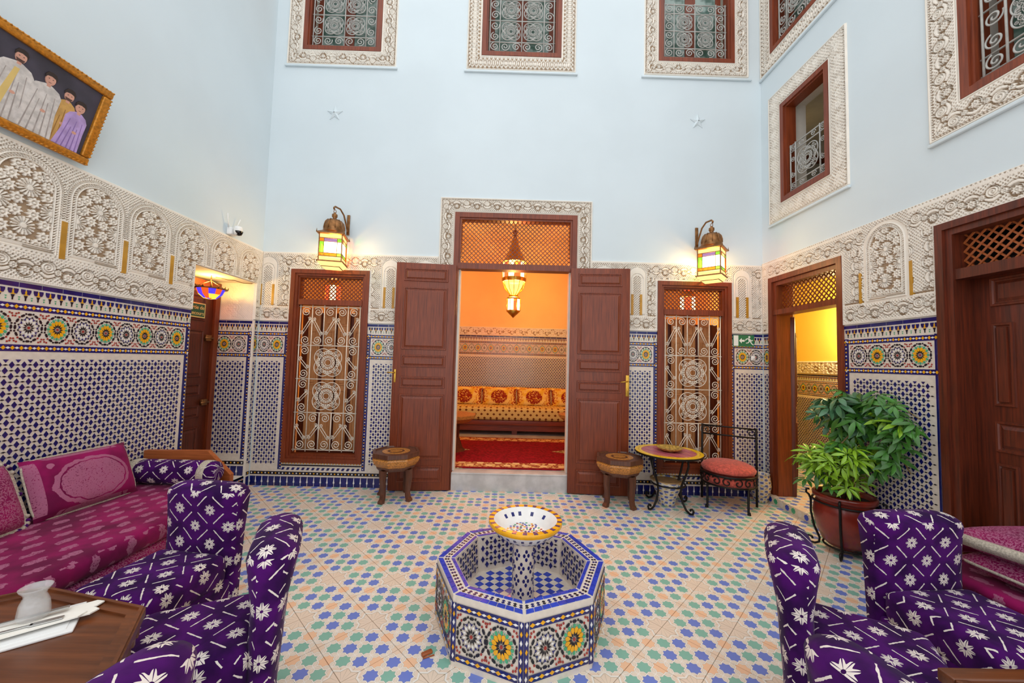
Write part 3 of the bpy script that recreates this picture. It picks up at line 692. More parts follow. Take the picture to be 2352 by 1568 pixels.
# ------------------------------------------------------------------ joinery and ironwork
def frame_ring(mb, a, b, c, d, w, z0, z1, bottom=True, mi=0):
    mb.b2((a, c, z0), (a+w, d, z1), mi); mb.b2((b-w, c, z0), (b, d, z1), mi); mb.b2((a+w, d-w, z0), (b-w, d, z1), mi)
    if bottom: mb.b2((a+w, c, z0), (b-w, c+w, z1), mi)
def lattice(parent, M, a, b, c, d, p, w, z, mat, th=0.008):
    root = empty('lattice', parent=parent); k = p/math.sqrt(2)
    for sg in (1, -1):
        lo = int(math.floor(((a if sg > 0 else -b)+(-d))/p))-1; n = int(((b-a)+(d-c))/p)+4
        for i in range(n):
            t = (a-d)+(i-1)*p if sg > 0 else (a+c)+(i-1)*p      # u - v = t  or  u + v = t
            pts = []
            for (u, v) in (((a, a-t), (b, b-t), (c+t, c), (d+t, d)) if sg > 0 else ((a, t-a), (b, t-b), (t-c, c), (t-d, d))):
                if a-1e-6 <= u <= b+1e-6 and c-1e-6 <= v <= d+1e-6: pts.append((u, v))
            if len(pts) < 2: continue
            p0 = min(pts); p1 = max(pts)
            if math.hypot(p1[0]-p0[0], p1[1]-p0[1]) < 0.02: continue
            L = math.hypot(p1[0]-p0[0], p1[1]-p0[1]); an = math.atan2(p1[1]-p0[1], p1[0]-p0[0]); zz = z+(th/2 if sg > 0 else -th/2)
            mb = MB(); mb.box((0, 0, 0), (L, w, th)); obj('slat', mb, mat, root, M @ T((p0[0]+p1[0])/2, (p0[1]+p1[1])/2, zz) @ RZ(an))
    return root
def spiral_pts(r, turns=2.0, a0=0.0, n=36, r0=0.12):
    return [((r*(r0+(1-r0)*i/n))*math.cos(a0+2*PI*turns*i/n), (r*(r0+(1-r0)*i/n))*math.sin(a0+2*PI*turns*i/n), 0) for i in range(n+1)]
IRON = {}
def iron_mesh(kind, mat):
    key = (kind, mat)
    if key in IRON: return IRON[key]
    mb = MB()
    if kind == 'big': mb.tube(spiral_pts(0.058, 1.9), 0.0056, 5)
    elif kind == 'mid': mb.tube(spiral_pts(0.044, 1.7), 0.0054, 5)
    elif kind == 'small': mb.tube(spiral_pts(0.025, 1.4, n=20), 0.0046, 5)
    elif kind == 'tail':     # straight bar ending in two curls
        mb.tube([(-0.02, -0.16, 0), (0.0, -0.02, 0)], 0.0036, 5)
    IRON[key] = mb.mesh('scroll', MAT[mat]); return IRON[key]
def ibar(parent, M, p0, p1, r, mat):
    mb = MB(); mb.tube([p0, p1], r, 6); return obj('bar', mb, MAT[mat], parent, M)
def medallion(parent, M, c, R, mat, n=8):
    """rosette of curled petals in a quatrefoil ring"""
    for k in range(4):
        a = PI/4+k*PI/2; mb = MB(); x, y = c[0]+0.44*R*math.cos(a), c[1]+0.44*R*math.sin(a)
        mb.tube([(x+0.52*R*math.cos(a+t), y+0.52*R*math.sin(a+t), 0) for t in [-1.95+3.9*i/24 for i in range(25)]], 0.0060, 5); obj('petal', mb, MAT[mat], parent, M)
    mb = MB(); mb.tube([(c[0]+0.19*R*math.cos(2*PI*i/20), c[1]+0.19*R*math.sin(2*PI*i/20), 0.0) for i in range(20)], 0.0055, 5, True); obj('hub_ring', mb, MAT[mat], parent, M)
    me = iron_mesh('small', mat)
    for k in range(n):
        a = 2*PI*(k+0.5)/n; s = R*1.05/0.145
        for rr, sc, dz in ((0.33, 0.62, 0.004), (0.58, 0.82, 0.0)):
            place('scroll', me, parent, M @ T(c[0]+rr*R*math.cos(a+0.17), c[1]+rr*R*math.sin(a+0.17), dz) @ RZ(a) @ SCL(sc*s, sc*s, 1)); place('scroll', me, parent, M @ T(c[0]+rr*R*math.cos(a-0.17), c[1]+rr*R*math.sin(a-0.17), dz) @ RZ(a) @ SCL(sc*s, -sc*s, 1))
        if k % 2 == 0:
            b = 2*PI*k/n+PI/4; mb = MB(); mb.tube([(c[0]+q*R*math.cos(b), c[1]+q*R*math.sin(b), 0) for q in (0.2, 0.75)], 0.0036, 5); obj('bar', mb, MAT[mat], parent, M)
            for sg in (-1, 1): place('scroll', me, parent, M @ T(c[0]+0.80*R*math.cos(b+sg*0.13), c[1]+0.80*R*math.sin(b+sg*0.13)) @ RZ(b) @ SCL(0.5*s, 0.5*s*sg, 1))
def tall_grille(parent, M, a, b, z0, z1, z, mat='iron_white'):
    g = empty('grille', parent=parent); M = M @ T(0, 0, z); W = b-a; cw = W/5; H = z1-z0
    rows = [z0, z0+0.256*H, z0+0.49*H, z0+0.725*H, z1]; big = iron_mesh('big', mat); small = iron_mesh('small', mat); s = cw/0.148
    for v in rows: ibar(g, M, (a-0.03, v, -0.006), (b+0.03, v, -0.006), 0.0070, mat)
    for i in range(6):
        u = a+i*cw
        if i in (0, 1, 4, 5): ibar(g, M, (u, z0-0.02, 0), (u, z1+0.02, 0), 0.0070, mat)
        else:
            ibar(g, M, (u, z0-0.02, 0), (u, rows[1], 0), 0.0070, mat); ibar(g, M, (u, rows[3], 0), (u, z1+0.02, 0), 0.0070, mat)
    for r in range(4):
        v0, v1 = rows[r], rows[r+1]
        for i in range(5):
            if r in (1, 2) and i in (1, 2, 3): continue
            u = a+(i+0.5)*cw; fl = 1 if (i+r) % 2 else -1
            place('scroll', big, g, M @ T(u, v0+0.066*s) @ RZ(random.uniform(-.3, .3)) @ SCL(s*0.98*fl, s*0.98, 1)); place('scroll', big, g, M @ T(u, v1-0.066*s) @ SCL(s*0.98*fl, -s*0.98, 1))
            mb = MB(); mb.tube([(u-fl*cw*0.42, v0+0.135*s, 0.003), (u+fl*cw*0.36, v1-0.15*s, 0.003)], 0.0050, 5); mb.tube([(u-fl*cw*0.30, v0+0.115*s, 0.003), (u+fl*cw*0.48, v1-0.17*s, 0.003)], 0.0046, 5); obj('bar', mb, MAT[mat], g, M)
            for (du, vv) in ((-fl*cw*0.30, v0+0.155*s), (fl*cw*0.30, v1-0.155*s)): place('scroll', small, g, M @ T(u+du, vv, 0.004) @ SCL(0.95*s, 0.95*s*fl, 1)); 
        if r in (1, 2): medallion(g, M, ((a+b)/2, (v0+v1)/2), min(1.5*cw, (v1-v0)/2)*0.98, mat)
    return g
def square_grille(parent, M, a, b, z0, z1, z, cols=2, mat='iron_grey'):
    """grid: a border of small scroll cells round large cells holding a medallion"""
    g = empty('grille', parent=parent); M = M @ T(0, 0, z); W = b-a; e = W*0.155; c = (W-2*e)/cols; H = z1-z0; nr = max(1, int(round((H-2*e)/c))); ch = (H-2*e)/nr
    us = [a, a+e]+[a+e+c*(i+1) for i in range(cols)]+[b]; vs = [z0, z0+e]+[z0+e+ch*(i+1) for i in range(nr)]+[z1]; mid = iron_mesh('mid', mat); s = e/0.10
    for u in us: ibar(g, M, (u, z0-0.025, 0), (u, z1+0.01, 0), 0.0080, mat)
    for v in vs: ibar(g, M, (a-0.02, v, -0.007), (b+0.02, v, -0.007), 0.0080, mat)
    ibar(g, M, (a-0.03, z0-0.03, -0.007), (b+0.03, z0-0.03, -0.007), 0.007, mat)
    for i in range(2*cols+2):
        u = a+e/2 if i == 0 else (b-e/2 if i == 2*cols+1 else a+e+(i-0.5)*c/2)
        for v in (z0+e/2, z1-e/2): place('scroll', mid, g, M @ T(u, v) @ RZ(i*2.2) @ SCL(s, s*(1 if i % 2 else -1), 1))
    for j in range(2*nr):
        v = z0+e+(j+0.5)*ch/2
        for u in (a+e/2, b-e/2): place('scroll', mid, g, M @ T(u, v) @ RZ(j*2.2) @ SCL(s, s*(1 if j % 2 else -1), 1))
    for i in range(cols):
        for j in range(nr): medallion(g, M, (a+e+(i+0.5)*c, z0+e+(j+0.5)*ch), min(c, ch)*0.5, mat)
    return g
def panel_mesh(w, h, mat, flip=False):
    """moulded raised door panel, centred, 14 mm proud"""
    mb = MB(); ring = lambda k, z: [(-w/2+k, -h/2+k, z), (w/2-k, -h/2+k, z), (w/2-k, h/2-k, z), (-w/2+k, h/2-k, z)]
    L = [ring(0, 0), ring(0.004, 0.010), ring(0.016, 0.010), ring(0.022, 0.001), ring(0.030, 0.001), ring(min(0.052, w*0.28, h*0.28), 0.013)]
    vs = [p for r in L for p in r]; fs = []
    for i in range(len(L)-1):
        for q in range(4): fs.append((i*4+q, i*4+(q+1) % 4, (i+1)*4+(q+1) % 4, (i+1)*4+q))
    n = (len(L)-1)*4; fs.append((n, n+1, n+2, n+3)); mb.add(vs, fs); return mb.mesh('panel', mat)
def leaf_door(parent, M, w, h, panels, mat, name='door_leaf', th=0.045):
    """panels: (cx, cy, w, h) in leaf coordinates, leaf spans 0..w, 0..h, front at z=0"""
    mb = MB(); mb.bev((0, 0, -th), (w, h, 0), 0.004, seg=1); lf = obj(name, mb, mat, parent, M)
    for (cx, cy, pw, ph) in panels: place('panel', panel_mesh(pw, ph, mat), lf, T(cx, cy, 0))
    return lf

# barred tall windows left and right of the main door
def tall_window(name, R, label):
    a, b, c, d = R; M = wallM('back', D)
    root = tag(empty(name), label, kind='structure')
    mb = MB(); frame_ring(mb, a-0.002, b+0.002, c-0.002, d+0.002, 0.05, -0.05, 0.030); frame_ring(mb, a+0.048, b-0.048, c+0.048, d-0.048, 0.028, -0.07, 0.012); frame_ring(mb, a+0.074, b-0.074, c+0.074, d-0.074, 0.022, -0.10, -0.012)
    mb.b2((a+0.09, 2.255, -0.10), (b-0.09, 2.325, 0.0)); obj('frame', mb, MAT['wood'], root, M)
    lattice(root, M, a+0.096, b-0.096, 2.325, d-0.095, 0.052, 0.012, -0.06, MAT['wood'])
    tall_grille(root, M, a+0.115, b-0.115, c+0.145, 2.235, -0.028)
    wd = (b-a-0.20)/4
    mb = MB(); mb.b2((a+0.002, c+0.002, -0.325), (b-0.002, c+1.90, -0.305)); obj('added_gap_board', mb, MAT['darkwood'], root, M)  # dark board added behind the shutters to keep salon light out of the gaps
    for i in range(4):            # folding shutters, every second leaf turned inwards
        leaf = leaf_door(root, M @ T(a+0.10+i*wd+(0.0 if i % 2 == 0 else wd*0.06), c+0.10, -0.26), wd*0.80, 1.86, [(wd*0.40, 1.70, wd*0.62, 0.16), (wd*0.40, 1.20, wd*0.62, 0.72), (wd*0.40, 0.42, wd*0.62, 0.72)], MAT['shutter'], 'shutter', 0.03)
    return root
tall_window('window_1', WIN_L, 'tall window with ivory scrolled grille left of the main door')
tall_window('window_2', WIN_R, 'tall window with ivory scrolled grille behind the mosaic table')

# main double door with lattice transom
d1 = tag(empty('door_1'), 'open double door of red-brown wood with lattice transom', kind='structure'); M = wallM('back', D); a, b, _, d = MAIN
mb = MB(); frame_ring(mb, a-0.002, b+0.002, 0.0, d+0.002, 0.062, -0.10, 0.022, bottom=False); frame_ring(mb, a+0.06, b-0.06, 2.78, d-0.06, 0.024, -0.12, 0.004, bottom=False); mb.b2((a+0.06, 2.770, -0.12), (b-0.06, 2.845, 0.018)); obj('frame', mb, MAT['wood'], d1, M)
lattice(d1, M, a+0.084, b-0.084, 2.845, d-0.084, 0.056, 0.009, -0.06, MAT['wood'])
PZ = [(2.725, 2.56), (2.484, 1.707), (1.643, 1.49), (1.376, 1.236), (1.159, 0.369), (0.293, 0.102)]
pan = lambda w: [(w/2, (q[0]+q[1])/2, w-0.19, q[0]-q[1]) for q in PZ]
LW = 0.735
# leaves swing out against the wall; hinge side close to the frame, free edge a little off the wall
ML = wallM('back', D) @ T(-0.685, 0.012, 0.07) @ RY(math.radians(4.5)) @ T(-LW, 0, 0); lf = leaf_door(d1, ML, LW, 2.79, pan(LW), MAT['wood'])
mb = MB(); mb.bev((0.02, 1.30, 0.0), (0.045, 1.46, 0.008), 0.004); mb.tube([(0.03, 1.42, 0.01), (0.03, 1.42, 0.05), (-0.05, 1.42, 0.055)], 0.008, 8); obj('handle', mb, MAT['brass'], lf)
MR = wallM('back', D) @ T(0.762, 0.012, 0.07) @ RY(math.radians(-4.5)); lf = leaf_door(d1, MR, LW, 2.79, pan(LW), MAT['wood'])
mb = MB(); mb.bev((LW-0.045, 1.20, 0.0), (LW-0.003, 1.46, 0.008), 0.004); mb.tube([(LW-0.024, 1.385, 0.01), (LW-0.024, 1.385, 0.05), (LW-0.115, 1.375, 0.052)], 0.008, 8); mb.bev((LW-0.032, 1.26, 0.008), (LW-0.016, 1.30, 0.014), 0.004); obj('handle', mb, MAT['brass'], lf)
mb = MB(); mb.b2((-0.668, D-0.035, 0.0), (0.778, D+0.138, 0.205)); mb.bev((-0.668, D-0.042, 0.200), (0.778, D+0.138, 0.2195), 0.006); obj('threshold_step', mb, MAT['marble'], d1)
mb = MB(); mb.b2((a+0.06, 0.22, -0.15), (a+0.085, 2.78, -0.05)); mb.b2((b-0.085, 0.22, -0.15), (b-0.06, 2.78, -0.05)); obj('jamb', mb, MAT['plaster'], d1, M)

# small door in the niche (plane x = NX)
d2 = tag(empty('door_2'), 'small dark wooden door inside the left recess below the coloured glass lamp', kind='structure')
MN = wallM('left', NX); n0, n1 = NICHE[0]-0.14, NICHE[1]-0.02
mb = MB(); frame_ring(mb, n0, n1, z0, 2.46, 0.07, -0.06, 0.03, bottom=False); obj('frame', mb, MAT['wood'], d2, MN)
wl = n1-n0-0.15; lf = leaf_door(d2, MN @ T(n0+0.075, z0+0.012, 0.0), wl, 2.22, [(wl/2, 1.98, wl-0.22, 0.30), (wl/2, 1.45, wl-0.22, 0.55), (wl/2, 1.03, wl-0.22, 0.14), (wl/2, 0.78, wl-0.22, 0.14), (wl/2, 0.35, wl-0.22, 0.50)], MAT['darkwood'])
for z in (1.60, 0.84):
    mb = MB(); mb.bev((wl-0.10, z, 0.0), (wl-0.02, z+0.07, 0.03), 0.006); mb.tube([(wl-0.12, z+0.035, 0.03), (wl+0.0, z+0.035, 0.03)], 0.011, 8); obj('latch', mb, MAT['bronze'], lf)

# doorway to the hall (right wall)
d3 = tag(empty('door_3'), 'open doorway with lattice transom leading to the yellow hall', kind='structure'); M = wallM('right', XR); a, b, c, d = -HALL[1], -HALL[0], 0.091, HALL[3]
mb = MB(); frame_ring(mb, a-0.002, b+0.002, c, d+0.002, 0.06, -0.10, 0.026, bottom=False); frame_ring(mb, a+0.058, b-0.03, c, d-0.058, 0.05, -0.20, 0.0, bottom=False); mb.b2((a+0.06, 2.255, -0.16), (b-0.05, 2.315, 0.01)); obj('frame', mb, MAT['wood'], d3, M)
lattice(d3, M, a+0.11, b-0.08, 2.315, d-0.105, 0.060, 0.012, -0.08, MAT['wood'], 0.006)
lf = leaf_door(d3, Matrix(((0.615, 0, 0.788, XR+0.20), (0.788, 0, -0.615, 4.52), (0, 1, 0, 0.10), (0, 0, 0, 1))), 0.80, 2.13, [(0.4, 1.5, 0.55, 0.9), (0.4, 0.5, 0.55, 0.7)], MAT['darkwood'])
# closed door nearest the camera on the right wall
d4 = tag(empty('door_4'), 'closed dark panelled door with lattice transom behind the stacked cushions', kind='structure'); a, b, c, d = -DOOR_R[1], -DOOR_R[0], DOOR_R[2], DOOR_R[3]
mb = MB(); frame_ring(mb, a-0.002, b+0.002, c, d+0.002, 0.052, -0.13, 0.034, bottom=False); frame_ring(mb, a+0.05, b-0.05, c, d-0.05, 0.045, -0.15, 0.012, bottom=False); mb.b2((a+0.06, 2.285, -0.14), (b-0.06, 2.36, 0.0)); obj('frame', mb, MAT['darkwood'], d4, M)
lattice(d4, M, a+0.095, b-0.095, 2.36, d-0.095, 0.066, 0.011, -0.08, MAT['honey'])
mb = MB(); mb.b2((a, 2.28, -0.30), (b, d, -0.26)); obj('transom_back', mb, MAT['blackp'], d4, M)
w4 = b-a-0.18; p = []
for cx, cw_ in ((0.175, 0.115), (0.355, 0.115), (0.565, 0.115), (0.745, 0.115)): p += [(cx, 1.66, cw_, 0.57), (cx, 0.73, cw_, 0.52)]
p += [(0.265, 2.16, 0.30, 0.20), (0.655, 2.16, 0.30, 0.20), (0.265, 1.17, 0.30, 0.21), (0.655, 1.17, 0.30, 0.21), (0.265, 0.25, 0.30, 0.30), (0.655, 0.25, 0.30, 0.30)]
leaf_door(d4, M @ T(a+0.09, 0.01, -0.115), w4, 2.28, p, MAT['darkwood'])

# upper windows
def upper_window(name, side, plane, rc, grille, label, open_leaf=False):
    a, b, c, d = rc; M = wallM(side, plane); root = tag(empty(name), label, kind='structure')
    mb = MB(); frame_ring(mb, a-0.002, b+0.002, c-0.002, d+0.002, 0.055, -0.09, 0.022); frame_ring(mb, a+0.053, b-0.053, c+0.053, d-0.053, 0.02, -0.12, 0.0); obj('frame', mb, MAT['wood'], root, M)
    square_grille(root, M, a+0.095, b-0.095, c+0.10, grille[0], -0.035, grille[1])
    if not open_leaf:
        mb = MB(); mb.b2((a-0.1, c-0.1, -0.92), (b+0.1, d+0.1, -0.90)); mb.b2((a-0.12, c-0.1, -0.90), (a-0.1, d+0.1, -0.342)); mb.b2((b+0.1, c-0.1, -0.90), (b+0.12, d+0.1, -0.342)); mb.b2((a-0.1, d+0.1, -0.90), (b+0.1, d+0.12, -0.342)); mb.b2((a-0.1, c-0.12, -0.90), (b+0.1, c-0.1, -0.342)); obj('added_sky_block', mb, MAT['plaster'], root, M)  # closed box added behind the opening so no sky light shows through the casements
        wl = (b-a-0.16)/2
        for i in range(2):
            mb = MB(); frame_ring(mb, 0, wl, 0, d-c-0.15, 0.07, -0.03, 0); lf = obj('casement', mb, MAT['wood'], root, M @ T(a+0.08+i*wl, c+0.075, -0.17))
            mb = MB(); mb.b2((0.07, 0.07, -0.018), (wl-0.07, d-c-0.22, -0.012)); obj('pane', mb, MAT['pane'], lf)
    return root
mp, b_, _ = newmat('tinted_window_glass'); _n = noise(coords('Object'), 6, 2); setc(b_, mix(sstep(_n, 0.4, 0.6), S(70, 98, 86), S(150, 168, 160))); b_.inputs['Roughness'].default_value = 0.12; MAT['pane'] = mp
for k, (u0, u1) in enumerate(UW):
    upper_window('window_%d' % (3+k), 'back', D, (u0, u1, 5.62, 7.0), (6.46 if k == 2 else 6.88, 2), ('upper window with zigzag carved surround above the left lantern', 'upper window with chain-patterned surround above the main door', 'upper window with zigzag carved surround above the right lantern')[k])
upper_window('window_6', 'right', XR, (-WL[1], -WL[0], WL[2], WL[3]), (4.24, 1), 'open window with half-height grille on the right wall', True)
upper_window('window_7', 'right', XR, (-WU[1], -WU[0], WU[2], WU[3]), (6.60, 2), 'upper window next to the corner on the right wall')
upper_window('window_8', 'right', XR, (-WR[1], -WR[0], WR[2], WR[3]), (4.60, 2), 'upper window above the closed dark door at the right edge')
# the room seen through the open window
mb = MB(); X0, X1 = XR+0.30, XR+2.2
mb.quad([(X1, 2.6, 3.2), (X1, 5.6, 3.2), (X1, 5.6, 5.1), (X1, 2.6, 5.1)][::-1]); mb.quad([(X0, 5.4, 3.2), (X1, 5.4, 3.2), (X1, 5.4, 5.1), (X0, 5.4, 5.1)]); mb.quad([(X0, 2.6, 5.0), (X0, 5.6, 5.0), (X1, 5.6, 5.0), (X1, 2.6, 5.0)]); mb.quad([(X0, 2.6, 3.3), (X1, 2.6, 3.3), (X1, 5.6, 3.3), (X0, 5.6, 3.3)]); mb.quad([(X0, 2.7, 3.2), (X0, 2.7, 5.1), (X1, 2.7, 5.1), (X1, 2.7, 3.2)])
up_room = tag(obj('wall_upper_room', mb, MAT['plaster']), 'grey walls of the room behind the open upper window', kind='structure')
d5 = tag(empty('door_5'), 'wooden glazed inner door behind the open upper window', kind='structure')
mb = MB(); frame_ring(mb, 3.9, 4.75, 3.30, 4.72, 0.10, 0, 0.05); obj('frame', mb, MAT['wood'], d5, Matrix.Translation((0, 5.38, 0)) @ RX(PI/2)); mb = MB(); mb.b2((4.0, 3.4, 0), (4.65, 4.62, 0.02)); obj('pane', mb, MAT['marble'], d5, Matrix.Translation((0, 5.38, 0)) @ RX(PI/2))

# ------------------------------------------------------------------ the salon behind the main door
SY, SX0, SX1, SZ, SF = D+3.3, -3.9, 3.38, 4.2, 0.22
Y0 = D+0.14
mb = MB(); mb.b2((SX0-0.1, Y0, SF-0.14), (SX1+0.1, SY+0.1, SF)); salon_floor = tag(obj('floor_salon', mb, MAT['marble']), 'marble floor of the salon', kind='structure')
mb = MB(); mb.b2((SX0-0.1, Y0, SZ), (SX1+0.1, SY+0.1, SZ+0.1)); tag(obj('ceiling_salon', mb, MAT['warm_paint']), 'salon ceiling', kind='structure')
mb = MB(); mb.b2((SX0-0.1, SY, SF), (SX1+0.1, SY+0.1, SZ)); salon_back = tag(obj('wall_salon_back', mb, MAT['warm_paint']), 'ochre back wall of the salon above the long sofa', kind='structure')
mb = MB(); mb.b2((SX0-0.1, Y0, SF), (SX0, SY, SZ)); mb.b2((SX1, Y0, SF), (SX1+0.1, SY, SZ)); tag(obj('wall_salon_sides', mb, MAT['warm_paint']), 'ochre side walls of the salon', kind='structure')
dado(salon_back, 'back', SY-0.001, -1.55, 1.75, floor_z=SF+0.5, eb=(False, False), top=2.147, sc=0.9, skirt=False)
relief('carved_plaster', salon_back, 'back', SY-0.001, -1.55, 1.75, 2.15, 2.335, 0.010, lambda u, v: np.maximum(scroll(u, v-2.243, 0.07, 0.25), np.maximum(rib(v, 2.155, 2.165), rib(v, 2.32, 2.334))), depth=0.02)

def m_simple(name, fn, rough=0.85):
    m, b, nt = newmat(name); u, v, wz = uvxy(); setc(b, fn(u, v, wz)); b.inputs['Roughness'].default_value = rough; b.inputs['Specular IOR Level'].default_value = 0.2; return m
def f_gold(u, v, w):      # gold cloth with brown crosses
    P = 0.115; a = (u/P).mod(1.0)-0.5; b = (v/(P*0.62)).mod(1.0)-0.5; r = (v/(P*0.62)).floor().mod(2.0)
    a = ((u/P)+r*0.5).mod(1.0)-0.5; ab = a.abs(); bb = b.abs()*0.7
    m = ((ab+bb) < 0.24)
    m2 = ((((a+0.5).mod(1.0)-0.5).abs()+bb) < 0.09)
    c = mix(m, S(226, 196, 120), S(120, 62, 22)); return mix(m2, c, S(100, 48, 24))
def f_cush(u, v, w):      # yellow cushion with a red crest
    d = (u*u*1.1+(v+0.02)*(v+0.02)*1.6).sqrt(); n = noise(coords('Object'), 38, 3); n2 = noise(coords('Object'), 9, 2)
    c = mix(sstep(n2, 0.4, 0.6), S(236, 186, 60), S(244, 210, 120)); c = mix((d < 0.17)*(n > 0.43), c, S(150, 44, 26)); c = mix((d > 0.24)*(n > 0.55), c, S(196, 90, 30)); return c
def f_carpet(u, v, w):
    ax = u.abs(); ay = v.abs(); n = noise(coords('Object'), 30, 3)
    red = mix(sstep(n, 0.35, 0.65), S(120, 6, 22), S(160, 14, 36)); bd = mix((n > 0.5), S(224, 178, 110), S(150, 60, 40))
    bd = mix((((u*26.0).sin()*(v*26.0).cos()) > 0.35), bd, S(236, 200, 140))
    inside = (ax < 1.28)*(ay < 0.70); c = mix(inside, bd, red)
    tri = ((ay*1.9) < (ax-0.62)); c = mix(inside*tri, c, mix((n > 0.47), S(214, 190, 140), S(150, 110, 60)))
    return mix((ay > 0.93).max(ax > 1.52), c, S(130, 10, 24))
MAT['gold'] = m_simple('gold_brocade', f_gold); MAT['cush'] = m_simple('yellow_crest_brocade', f_cush); MAT['carpet'] = m_simple('red_carpet_pile', f_carpet)
mb = MB(); mb.bev((-1.6, -0.98, 0), (1.6, 0.98, 0.014), 0.006); cp = tag(obj('carpet', mb, MAT['carpet'], None, T(0.08, Y0+0.004+0.98, SF)), 'deep red carpet with cream patterned border on the salon floor', 'carpet')
# long salon sofa
so = thing('salon_sofa', 'long gold brocade sofa against the salon back wall', 'sofa', (0.1, 7.14, SF))
mb = MB(); mb.bev((-2.2, 0.0, 0.28), (2.3, 0.88, 0.52), 0.06, seg=4); obj('seat_mattress', mb, MAT['gold'], so)
mb = MB(); mb.bev((-2.2, 0.02, 0.19), (2.3, 0.88, 0.28), 0.01); mb.b2((-2.2, 0.06, 0.08), (2.3, 0.10, 0.19)); mb.b2((-2.2, 0.05, 0.0), (-2.1, 0.85, 0.1)); mb.b2((2.2, 0.05, 0.0), (2.3, 0.85, 0.1)); mb.b2((0.0, 0.12, 0.0), (0.1, 0.85, 0.1)); obj('base_frame', mb, MAT['woodx'], so)
def pillow_mb(w, h, t, n=14, pinch=0.25, mi=0):
    mb = MB(); P = []
    for sg in (1, -1):
        vs = []
        for j in range(n+1):
            for i in range(n+1):
                x = -1+2*i/n; y = -1+2*j/n; k = (max(0, 1-x**4)*max(0, 1-y**4))**0.5
                e = 1-pinch*0.35*(1-abs(x)**2)*(abs(y)**3)*0.5; e2 = 1-pinch*0.35*(1-abs(y)**2)*(abs(x)**3)*0.5
                vs.append((x*w/2*e2, y*h/2*e, sg*t/2*k))
        fs = [(j*(n+1)+i, j*(n+1)+i+1, (j+1)*(n+1)+i+1, (j+1)*(n+1)+i) for j in range(n) for i in range(n)]
        if sg < 0: fs = [f[::-1] for f in fs]
        mb.add(vs, fs, mi, True)
    return mb
def pillow_place(name, label, cat, mat, w, h, t, M, group=None):
    me = pillow_mb(w, h, t).mesh(name, mat); o = place(name, me, None, M); return tag(o, label, cat, group)
for k, (x, lab) in enumerate(((-0.86, 'yellow brocade cushion at the left door jamb, on the salon sofa'), (-0.165, 'second yellow brocade cushion from the left on the salon sofa'), (0.53, 'third yellow brocade cushion from the left on the salon sofa'), (1.23, 'yellow brocade cushion at the right door jamb, on the salon sofa'))):
    pillow_place('salon_cushion', lab, 'cushion', MAT['cush'], 0.70, 0.40, 0.20, T(x, 7.66, 0.90) @ RX(math.radians(74)), 'yellow cushions on the salon sofa')
def oct_poly(r, ph=PI/8): return [(r*math.cos(ph+k*PI/4), r*math.sin(ph+k*PI/4)) for k in range(8)]
def salon_table(x, y, lab):
    t = thing('salon_table', lab, 'table', (x, y, SF+0.0145), 0, 'low salon tables')
    mb = MB(); mb.lathe([(0.0, 0.555), (0.30, 0.55), (0.34, 0.545), (0.335, 0.50), (0.22, 0.43)], 8, sm=False, phase=PI/8); obj('table_top', mb, MAT['inlay'], t)
    mb = MB(); mb.lathe([(0.17, 0.45), (0.09, 0.40), (0.08, 0.20), (0.14, 0.04), (0.18, 0.0)], 8, sm=False, phase=PI/8); obj('pedestal', mb, MAT['darkwood'], t)
salon_table(-0.80, 5.86, 'carved wooden table half hidden by the left door jamb'); salon_table(1.16, 6.15, 'carved wooden table mostly hidden by the right door jamb')
# chandelier
gl = glow('lit_clear_glass', (1.0, 0.80, 0.42, 1), 5.0, 0.30); gr_ = glow('lit_red_glass', (1.0, 0.08, 0.02, 1), 3.0, 0.3); gy_ = glow('lit_amber_glass', (1.0, 0.62, 0.12, 1), 3.0, 0.3)
ch = thing('chandelier', 'brass chandelier of red and amber glass hanging in the salon', 'chandelier', (0.06, D+1.6, 2.36))
mb = MB(); mb.tube([(0, 0, 1.46), (0, 0, 1.84)], 0.008, 6); mb.lathe([(0.03, 1.50), (0.05, 1.46), (0.02, 1.40), (0.045, 1.34)], 12); obj('chain', mb, MAT['bronze'], ch)
mb = MB(); mb.lathe([(0.05, 1.33), (0.10, 1.14), (0.17, 1.0), (0.21, 0.93)], 16); mb.lathe([(0.205, 0.66), (0.20, 0.62), (0.195, 0.60)], 16); mb.lathe([(0.05, 0.375), (0.085, 0.36), (0.085, 0.335), (0.05, 0.33)], 12); mb.lathe([(0.115, 0.32), (0.12, 0.30)], 16); mb.lathe([(0.11, 0.11), (0.115, 0.09), (0.05, 0.03), (0.0, -0.02)], 12)
for k in range(12):
    a = 2*PI*k/12; mb.tube([(0.20*math.cos(a), 0.20*math.sin(a), 0.62), (0.20*math.cos(a), 0.20*math.sin(a), 0.94)], 0.006, 5); mb.tube([(0.195*math.cos(a), 0.195*math.sin(a), 0.61), (0.15*math.cos(a), 0.15*math.sin(a), 0.47), (0.06*math.cos(a), 0.06*math.sin(a), 0.37)], 0.005, 5)
    if k % 2 == 0: mb.tube([(0.113*math.cos(a), 0.113*math.sin(a), 0.10), (0.113*math.cos(a), 0.113*math.sin(a), 0.31)], 0.006, 5)
obj('brass_frame', mb, MAT['brass'], ch)
